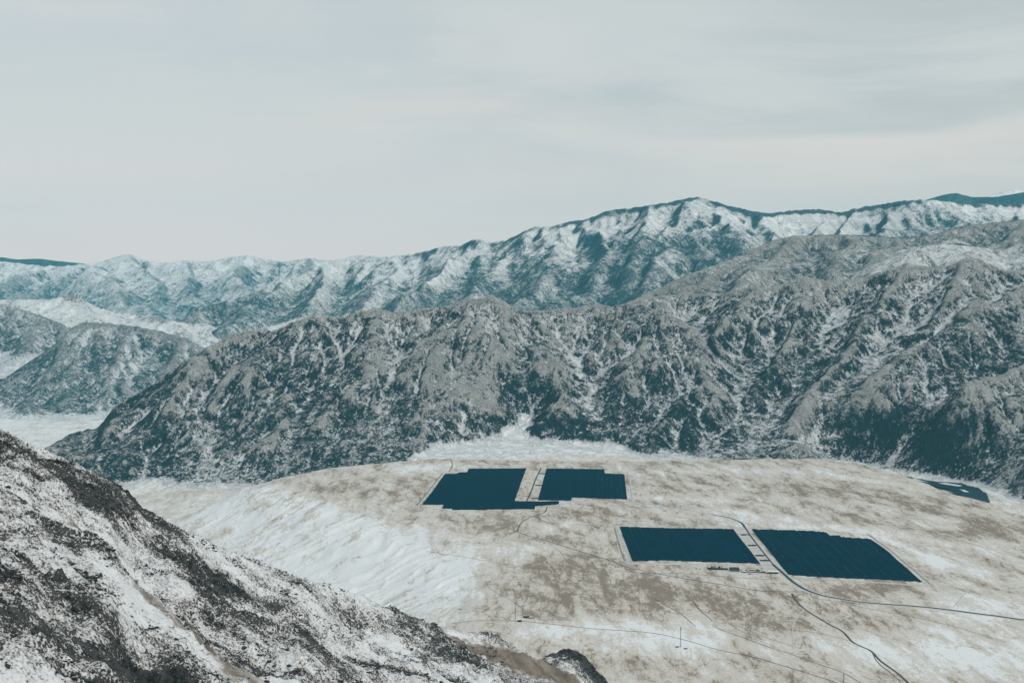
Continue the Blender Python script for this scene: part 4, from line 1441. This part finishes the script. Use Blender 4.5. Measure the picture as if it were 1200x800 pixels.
# ------------------------------------------------------------------ fences
def fence(px, label):
    pts = [on_ground(*q) for q in px]
    x0, y0, z0 = pts[0]
    root = thing('wire_fence', (x0, y0, 0), label, 'fence', 'wire fences round the solar fields')
    po, wi = MB(), MB()
    prev = None
    for a, b in zip(pts[:-1], pts[1:]):
        L = math.hypot(b[0] - a[0], b[1] - a[1])
        n = max(1, int(L / 9))
        for k in range(n + (b is pts[-1])):
            x = a[0] + (b[0] - a[0]) * k / n
            y = a[1] + (b[1] - a[1]) * k / n
            z = ground_at(x, y)
            p = (x - x0, y - y0, z)
            po.bar((p[0], p[1], z - 0.3), (p[0], p[1], z + 2.1), 0.16)
            if prev:
                for h in (0.5, 1.2, 1.95):
                    wi.bar((prev[0], prev[1], prev[2] + h), (p[0], p[1], z + h), 0.06)
            prev = p
    po.build('fence_post', mat_frame, root, kind='stuff')
    wi.build('wire', mat_frame, root, kind='stuff')


fence([(489, 592.5), (519, 552.6), (538, 551.5), (547, 547), (709, 547.6), (712, 553), (736, 554), (741, 588), (672, 589.5)], 'wire fence round the back of the two left solar fields')
fence([(489, 592.8), (516, 597.5), (530, 599.5), (629, 599), (632, 594.5), (656, 592.5)], 'wire fence along the near side of the leftmost solar field')
fence([(740, 660.5), (720, 615.5), (862, 617.3)], 'wire fence round the left end of the near left field')
fence([(884, 618.3), (968, 622.2), (1019, 627.5), (1042, 643.6), (1094, 687.3), (924, 677.6)], 'wire fence round the rightmost solar field')

# ------------------------------------------------------------------ inverter stations
mat_box_wall = plain_mat('grey_blue_cladding', (0.10, 0.15, 0.17), 0.6, 0.3, 0.15, 0.4)
mat_box_dark = plain_mat('dark_door', (0.03, 0.045, 0.05), 0.6, 0.3, 0.1, 0.4)
mat_roof_snow = plain_mat('roof_snow', (0.72, 0.74, 0.75), 0.9, 0.1, 0.06, 0.2)
mat_concrete = plain_mat('concrete', (0.36, 0.35, 0.33), 0.9, 0.1, 0.15, 0.3)


mat_yard0 = plain_mat('dark_gravel', (0.06, 0.068, 0.07), 0.95, 0.1, 0.3, 0.3)


def station(loc, label):
    r = thing('inverter_station', loc, label, 'inverter station', 'inverter stations in the service strips')
    m = MB(); m.box(-13, 13, -9, 9, -1.2, 0.35); m.build('foundation', mat_yard0, r)
    for s in (-1, 1):
        m = MB(); m.box(s * 6 - 3.4, s * 6 + 3.4, -1.6, 1.6, 0.36, 3.3); c = m.build('container', mat_box_wall, r)
        m = MB(); m.box(s * 6 - 3.6, s * 6 + 3.6, -1.8, 1.8, 3.3, 3.48); m.build('roof', mat_roof_snow, c)
        for q in (-1, 1):
            m = MB(); m.box(s * 6 + q * 1.5 - 0.6, s * 6 + q * 1.5 + 0.6, -1.68, -1.6, 0.45, 2.7); m.build('door', mat_box_dark, c)
    m = MB(); m.box(-1.6, 1.6, -1.3, 1.3, 0.36, 2.4)
    for k in range(6):
        m.box(-1.5 + k * 0.55, -1.25 + k * 0.55, -1.75, -1.3, 0.6, 2.1)
    t = m.build('transformer', mat_frame, r)
    for k in (-0.9, 0, 0.9):
        m = MB(); m.bar((k, 0, 2.4), (k, 0, 3.4), 0.22); m.build('insulator', mat_box_dark, t)
    return r


st = station(on_ground(635.5, 555), 'inverter station farthest up the strip between the left solar fields')
for q, lab in (((631, 568.5), 'middle inverter station in the strip between the left solar fields'),
               ((627, 583.5), 'nearest inverter station in the strip between the left solar fields'),
               ((873.5, 626), 'inverter station at the road bend behind the two right solar fields'),
               ((882, 639), 'second inverter station from the back beside the right corridor road'),
               ((890.5, 651), 'third inverter station from the back beside the right corridor road'),
               ((896, 656.5), 'inverter station nearest the substation beside the right corridor road')):
    clone(st, on_ground(*q), lab)


# ------------------------------------------------------------------ substation, buildings
def gantry(loc, label, w):
    r = thing('switchyard_gantry', loc, label, 'gantry', 'steel gantries in the substation yard')
    for s in (-1, 1):
        m = MB()
        for q in (-0.5, 0.5):
            m.bar((s * w / 2 + q, 0, -0.3), (s * w / 2 + q * 0.5, 0, 8), 0.3)
        for k in range(6):
            z = k * 1.3
            m.bar((s * w / 2 - 0.5, 0, z), (s * w / 2 + 0.5, 0, z + 1.3), 0.15)
        m.build('column', mat_frame, r, kind='stuff')
    m = MB()
    m.bar((-w / 2, -0.4, 8), (w / 2, -0.4, 8), 0.28); m.bar((-w / 2, 0.4, 8), (w / 2, 0.4, 8), 0.28)
    n = int(w / 1.5)
    for k in range(n):
        m.bar((-w / 2 + k * w / n, -0.4, 8), (-w / 2 + (k + 1) * w / n, 0.4, 8), 0.14)
    m.build('beam', mat_frame, r, kind='stuff')
    for k in range(4):
        x = -w / 2 + (k + 0.5) * w / 4
        m = MB(); m.bar((x, 0, 7.9), (x, 0, 6.2), 0.3); m.build('insulator', mat_box_dark, r)
    return r


X0, Y0, Z0 = on_ground(840, 666.5)
mat_yard = plain_mat('dark_yard_gravel', (0.055, 0.062, 0.065), 0.95, 0.1, 0.3, 0.3)
track('gravel_yard', [(829, 666.2), (853, 666.8)], 34, mat_yard, 0.5)
track('gravel_yard', [(868, 669.3), (900, 671.2)], 14, mat_yard, 0.45)
for k, (dx, dy, w) in enumerate(((-14, 14, 18), (6, 14, 18), (-14, -2, 18), (6, -2, 18), (-4, -16, 26))):
    gantry((X0 + dx, Y0 + dy, Z0), ['back left steel gantry in the substation yard', 'back right steel gantry in the substation yard',
           'middle left steel gantry in the substation yard', 'middle right steel gantry beside the dark building', 'wide front steel gantry of the substation yard'][k], w)


def transformer(loc, label):
    r = thing('power_transformer', loc, label, 'transformer', 'transformers in the substation yard')
    m = MB(); m.box(-3.4, 3.4, -2.2, 2.2, -0.5, 0.4); m.build('foundation', mat_concrete, r)
    m = MB(); m.box(-2.6, 2.6, -1.4, 1.4, 0.4, 4.0); t = m.build('tank', mat_frame, r)
    for s in (-1, 1):
        m = MB()
        for k in range(9):
            m.box(-2.4 + k * 0.55, -2.2 + k * 0.55, s * 1.4 - (0.9 if s < 0 else 0), s * 1.4 + (0.9 if s > 0 else 0), 0.8, 3.4)
        m.build('radiator', mat_frame, r, kind='stuff')
    for k in (-1.6, 0, 1.6):
        m = MB(); m.bar((k, 0, 4.0), (k * 1.3, 0, 6.0), 0.35); m.build('bushing', mat_box_dark, t)
    m = MB(); m.bar((-1.8, 1.1, 4.9), (1.8, 1.1, 4.9), 1.0); m.build('oil_tank', mat_frame, r)
    return r


transformer((X0 - 12, Y0 + 5, Z0), 'left transformer between the substation gantries')
transformer((X0 + 7, Y0 + 5, Z0), 'right transformer between the substation gantries')


def shed(loc, w, d, h, label, roofm, wallm, rz=0.0, name='service_building'):
    r = thing(name, loc, label, 'building', None, rz)
    m = MB(); m.box(-w / 2, w / 2, -d / 2, d / 2, -1.5, h); wl = m.build('wall', wallm, r)
    m = MB()
    e = 0.5
    A, B, c_, D = (-w / 2 - e, -d / 2 - e, h), (w / 2 + e, -d / 2 - e, h), (w / 2 + e, d / 2 + e, h), (-w / 2 - e, d / 2 + e, h)
    r1, r2 = (-w / 2 - e, 0, h + d * 0.12), (w / 2 + e, 0, h + d * 0.12)
    k = len(m.v)
    m.v += [A, B, c_, D, r1, r2]
    m.f += [(k, k + 1, k + 5, k + 4), (k + 2, k + 3, k + 4, k + 5), (k, k + 4, k + 3), (k + 1, k + 2, k + 5), (k + 3, k + 2, k + 1, k)]
    m.build('roof', roofm, r)
    n = max(2, int(w / 4))
    for i in range(n):
        x = -w / 2 + (i + 0.5) * w / n
        if i == n // 2:
            m = MB(); m.box(x - 0.8, x + 0.8, -d / 2 - 0.06, -d / 2, 0, 2.3); m.build('door', mat_box_dark, r)
        else:
            m = MB(); m.box(x - 0.7, x + 0.7, -d / 2 - 0.05, -d / 2, 1.1, h - 0.8); m.build('window', mat_panel, r)
    return r


mat_dark_roof = plain_mat('dark_roof', (0.012, 0.035, 0.045), 0.6, 0.3, 0.2, 0.2)
shed(on_ground(860.5, 668), 22, 30, 4.5, 'dark-roofed control building right beside the substation yard', mat_dark_roof, mat_box_wall)
shed(on_ground(906, 671.5), 24, 14, 4.5, 'snow-roofed building at the road end of the substation', mat_roof_snow, mat_box_dark, R(-6))
for (px, py, w, d, lab) in ((881, 668.2, 12, 5, 'low snow-roofed shed left of the middle of the service row'), (888, 669, 10, 4, 'small shed in the middle of the service row'),
                            (894.5, 670, 9, 5, 'small shed beside the snow-roofed building'), (872, 670.6, 8, 5, 'small hut right of the dark control building'),
                            (878.5, 672.5, 7, 4, 'lone hut in front of the service row')):
    shed(on_ground(px, py), w, d, 2.8, lab, mat_roof_snow if w != 10 else mat_dark_roof, mat_box_dark, 0, 'small_shed')
# yard clutter: cable drums, crates and pallets of panels
clutter = [(-52, 4), (-44, -3), (60, -10), (66, -6), (74, -12), (82, -4), (88, -14), (96, -9), (104, -3), (112, -16), (70, -22), (92, -24)]
for k, (dx, dy) in enumerate(clutter):
    x, y = X0 + dx, Y0 + dy
    z = ground_at(x, y)
    w, d, h = random.uniform(2, 4), random.uniform(1.5, 3), random.uniform(1.0, 2.2)
    where = ['leftmost crate, lying alone left of the substation yard', 'crate nearest the left end of the dark yard', 'crate just right of the dark control building',
             'crate between the control building and the lone hut', 'crate lying in front of the small huts', 'crate close behind the lone hut', 'crate in front of the middle shed',
             'crate beside the shed left of the snow-roofed building', 'crate farthest to the back near the snow-roofed building', 'rightmost crate in front of the snow-roofed building',
             'front crate left of the lone hut', 'front crate right of the lone hut'][k]
    r = thing('panel_crate', (x, y, z), where, 'crate', 'crates around the substation', random.uniform(0, 3))
    m = MB(); m.box(-w / 2, w / 2, -d / 2, d / 2, 0.16, h); b_ = m.build('box', mat_box_dark, r)
    m = MB()
    for q in (-0.4, 0, 0.4):
        m.box(q * w - 0.1, q * w + 0.1, -d / 2, d / 2, -0.3, 0.158)
    m.build('pallet', mat_concrete, r, kind='stuff')
    m = MB(); m.box(-w / 2 + 0.1, w / 2 - 0.1, -d / 2 + 0.1, d / 2 - 0.1, h + 0.002, h + 0.1); m.build('lid', mat_roof_snow if k % 2 else mat_box_dark, r)


# ------------------------------------------------------------------ lattice masts
def mast(loc, H, label, arms=(), guys=True, w=1.5):
    r = thing('lattice_mast', loc, label, 'mast', 'lattice masts on the steppe')
    m = MB()
    c = [(-w / 2, -w / 2), (w / 2, -w / 2), (w / 2, w / 2), (-w / 2, w / 2)]
    tw = 0.55
    for x, y in c:
        m = MB(); m.bar((x, y, -1), (x * tw, y * tw, H), 0.22); m.build('mast_leg', mat_frame, r)
    m = MB()
    n = int(H / 2.2)
    for k in range(n):
        z0, z1 = H * k / n, H * (k + 1) / n
        f0, f1 = 1 + (tw - 1) * z0 / H, 1 + (tw - 1) * z1 / H
        for i in range(4):
            a, b = c[i], c[(i + 1) % 4]
            m.bar((a[0] * f0, a[1] * f0, z0), (b[0] * f1, b[1] * f1, z1), 0.13)
    m.build('brace', mat_frame, r, kind='stuff')
    for z, L in arms:
        m = MB()
        m.bar((-L, 0, z), (L, 0, z), 0.3); m.bar((-L, 0, z), (0, 0, z + 1.6), 0.16); m.bar((L, 0, z), (0, 0, z + 1.6), 0.16)
        a = m.build('crossarm', mat_frame, r)
        for q in (-L, L):
            m = MB(); m.bar((q, 0, z), (q, 0, z - 1.5), 0.25); m.build('insulator', mat_box_dark, a)
    m = MB(); m.bar((0, 0, H), (0, 0, H + 3), 0.16); m.build('antenna', mat_frame, r)
    if guys:
        for k in range(3):
            an = k * 2.094 + 0.4
            m = MB()
            for z in (H * 0.55, H * 0.95):
                m.bar((0, 0, z), (math.cos(an) * H * 0.42, math.sin(an) * H * 0.42, -0.5), 0.07)
            m.build('guy_wire', mat_frame, r)
    m = MB(); m.box(-2, 2, -2, 2, -1.0, 0.5); m.build('base', mat_concrete, r)
    return r


mast(on_ground(604, 727.8), 42, 'tallest lattice mast, left one of the pair on the white flat', ((38, 2.2),))
mast(on_ground(612.7, 722), 27, 'shorter lattice mast with crossarms right of the tall one', ((22, 3.0), (8, 5.0), (3.5, 6)), False, 2.4)
mast(on_ground(797.5, 757), 42, 'lone lattice mast standing at the lower middle of the plain', ((38, 1.6),))
mast(on_ground(988.6, 803), 25, 'small lattice mast cut by the bottom edge at the right', ((21, 2.0),), False, 1.6)
shed(on_ground(609, 728.4), 9, 5, 3, 'dark hut at the foot of the tallest mast', mat_dark_roof, mat_box_dark, 0.1, 'small_shed')
shed(on_ground(616.5, 724), 12, 6, 3, 'dark hut behind the shorter mast', mat_dark_roof, mat_box_dark, -0.1, 'small_shed')
shed(on_ground(622, 724.5), 6, 4, 2.5, 'rightmost little hut beside the pair of masts', mat_roof_snow, mat_box_dark, 0.4, 'small_shed')
for (px, py, lab) in ((793.5, 757.5, 'little hut left of the lone mast'), (803.5, 759.5, 'little hut right of the lone mast')):
    shed(on_ground(px, py), 6, 4, 2.6, lab, mat_roof_snow, mat_box_dark, 0.5, 'small_shed')


# ================================================================== SCRUB AND STONES ON THE NEAR SLOPE
mat_scrub = plain_mat('bare_scrub', (0.030, 0.033, 0.030), 0.95, 0.05, 0.5, 0.8)
mat_stone = plain_mat('dark_stone', (0.035, 0.045, 0.05), 0.9, 0.2, 0.5, 0.5)


def joined(name, verts, faces, mat, label=None):
    me = bpy.data.meshes.new(name)
    V = np.concatenate(verts).astype(np.float32)
    Fq = np.concatenate(faces).astype(np.int32)
    me.vertices.add(len(V)); me.vertices.foreach_set('co', V.ravel())
    me.loops.add(Fq.size); me.loops.foreach_set('vertex_index', Fq.ravel())
    me.polygons.add(len(Fq))
    me.polygons.foreach_set('loop_start', np.arange(0, Fq.size, 3, dtype=np.int32))
    me.polygons.foreach_set('loop_total', np.full(len(Fq), 3, dtype=np.int32))
    me.update(calc_edges=True)
    me.materials.append(mat)
    o = bpy.data.objects.new(name, me)
    C.objects.link(o)
    o['kind'] = 'stuff'
    if label:
        o['label'] = label
    return o


def scatter():
    X, Y, Z, rock, u, v = hill
    rs = np.random.RandomState(5)
    ok = (u > -25) & (u < 730) & (v > 440) & (v < 830) & (Y > 450)
    idx = np.flatnonzero(ok.ravel())
    Xr, Yr, Zr, Rr = X.ravel(), Y.ravel(), Z.ravel(), rock.ravel()
    clump = fbm(Xr[idx], Yr[idx], 34, 3, 700)
    p = np.clip(Rr[idx] * 0.5 + clump * 1.2 + 0.12, 0.01, 1.6) ** 1.5 * (Yr[idx] / 900)
    p /= p.sum()
    # scrub: tangles of thin upright blades and leaf-sized faces
    pick = rs.choice(idx, 8500, p=p)
    vs, fs = [], []
    k = 0
    for q in pick:
        c = np.array([Xr[q], Yr[q], Zr[q]])
        r = rs.uniform(0.4, 1.3) * (1.5 if rs.rand() < 0.12 else 1)
        n = 16
        d = rs.normal(size=(n, 3)) * (0.55, 0.55, 0.4) * r
        d[:, 2] = np.abs(d[:, 2]) + 0.05
        s = r * rs.uniform(0.15, 0.45, (n, 1))
        a = c + d
        b = a + rs.normal(size=(n, 3)) * s
        e = a + rs.normal(size=(n, 3)) * s + (0, 0, 0.2 * r)
        vs.append(np.stack([a, b, e], 1).reshape(-1, 3))
        fs.append(np.arange(k, k + 3 * n).reshape(-1, 3))
        k += 3 * n
    joined('scrub', vs, fs, mat_scrub, 'dark bare scrub growing through the snow on the near slope')
    # stones
    ico_v, ico_f = [], []
    bm = bmesh.new()
    bmesh.ops.create_icosphere(bm, subdivisions=1, radius=1)
    iv = np.array([w.co[:] for w in bm.verts])
    fi = np.array([[w.index for w in f.verts] for f in bm.faces])
    bm.free()
    pick = rs.choice(idx, 9000, p=p)
    vs, fs = [], []
    k = 0
    for q in pick:
        r = min(rs.pareto(2.2) * 0.4 + 0.3, 1.5)
        w = iv * rs.uniform(0.7, 1.3, (len(iv), 1)) * r * np.array([rs.uniform(0.7, 1.5), rs.uniform(0.7, 1.3), rs.uniform(0.4, 0.8)])
        an = rs.rand() * 6.28
        w = np.stack([w[:, 0] * math.cos(an) - w[:, 1] * math.sin(an), w[:, 0] * math.sin(an) + w[:, 1] * math.cos(an), w[:, 2]], 1)
        vs.append(w + (Xr[q], Yr[q], Zr[q]))
        fs.append(fi + k)
        k += len(iv)
    joined('loose_stones', vs, fs, mat_stone, 'dark loose stones scattered over the snowy near slope')
    return Xr, Yr, Zr, u, v


Xr, Yr, Zr, hu, hv = scatter()


def hill_point(px, D):
    """ground point of the near slope on a bearing at the distance D"""
    X, Y, Z = hill[:3]
    x, y, _ = W(px, 600, D)
    k = np.argmin((X - x) ** 2 + (Y - y) ** 2)
    return (Xr[k], Yr[k], Zr[k])


def bare_tree(loc, H, seed, label, kind='small_tree'):
    rs = random.Random(seed)
    r = thing(kind, loc, label, 'tree', 'small bare trees on the near ridge')
    m = MB()
    m.bar((0, 0, -0.5), (0.1, 0, H * 0.5), H * 0.05)
    m.bar((0.1, 0, H * 0.5), (0.0, 0.1, H), H * 0.025)
    m.build('trunk', mat_scrub, r)
    m = MB()
    for k in range(26):
        z = rs.uniform(0.2, 0.95) * H
        a = rs.uniform(0, 6.28)
        l = (1.05 - z / H) * H * 0.42 * rs.uniform(0.6, 1.2)
        e = (math.cos(a) * l, math.sin(a) * l, z + l * 0.5)
        m.bar((0, 0, z), e, H * 0.014)
        for j in range(5):
            t = rs.uniform(0.3, 1)
            s = (e[0] * t, e[1] * t, z + (e[2] - z) * t)
            f = [s[i] + rs.uniform(-0.12, 0.12) * H for i in range(3)]
            m.bar(s, f, H * 0.012)
            g = [s[i] + rs.uniform(-0.06, 0.06) * H for i in range(3)]
            h_ = [s[i] + rs.uniform(-0.06, 0.06) * H for i in range(3)]
            m.quad(s, g, f, h_)
    m.build('crown', mat_scrub, r)


bare_tree(hill_point(34, 914), 3.2, 1, 'small bare tree at the left end of the near ridge')
bare_tree(hill_point(86, 942), 4.2, 2, 'tallest bare tree on the near ridge, left of the dark crags')
bare_tree(hill_point(138, 968), 2.6, 3, 'low bare tree among the dark crags of the near ridge')
bare_tree(hill_point(222, 1030), 2.4, 4, 'small bare tree on the ridge above the white valley floor')
bare_tree(hill_point(556, 1290), 3.0, 5, 'small bare tree beside the left knoll at the ridge end')


# ================================================================== HAZE
def build_haze():
    x0, x1, y0, y1, z0, z1 = -75000, 75000, -600, 25500, -260, 1720
    vs = [(x0, y0, z0), (x1, y0, z0), (x1, y1, z0), (x0, y1, z0), (x0, y0, z1), (x1, y0, z1), (x1, y1, z1), (x0, y1, z1)]
    fs = [(0, 3, 2, 1), (4, 5, 6, 7), (0, 1, 5, 4), (1, 2, 6, 5), (2, 3, 7, 6), (3, 0, 4, 7)]
    me = bpy.data.meshes.new('haze')
    me.from_pydata(vs, [], fs)
    m = bpy.data.materials.new('haze')
    m.use_nodes = True
    n = m.node_tree.nodes
    n.clear()
    out = n.new('ShaderNodeOutputMaterial')
    v = n.new('ShaderNodeVolumePrincipled')
    v.inputs['Color'].default_value = (*HAZE_COLOR, 1)
    v.inputs['Density'].default_value = HAZE_DENSITY
    v.inputs['Anisotropy'].default_value = 0.0
    m.node_tree.links.new(v.outputs[0], out.inputs['Volume'])
    me.materials.append(m)
    o = bpy.data.objects.new('haze', me)
    C.objects.link(o)
    o['kind'] = 'stuff'


build_haze()
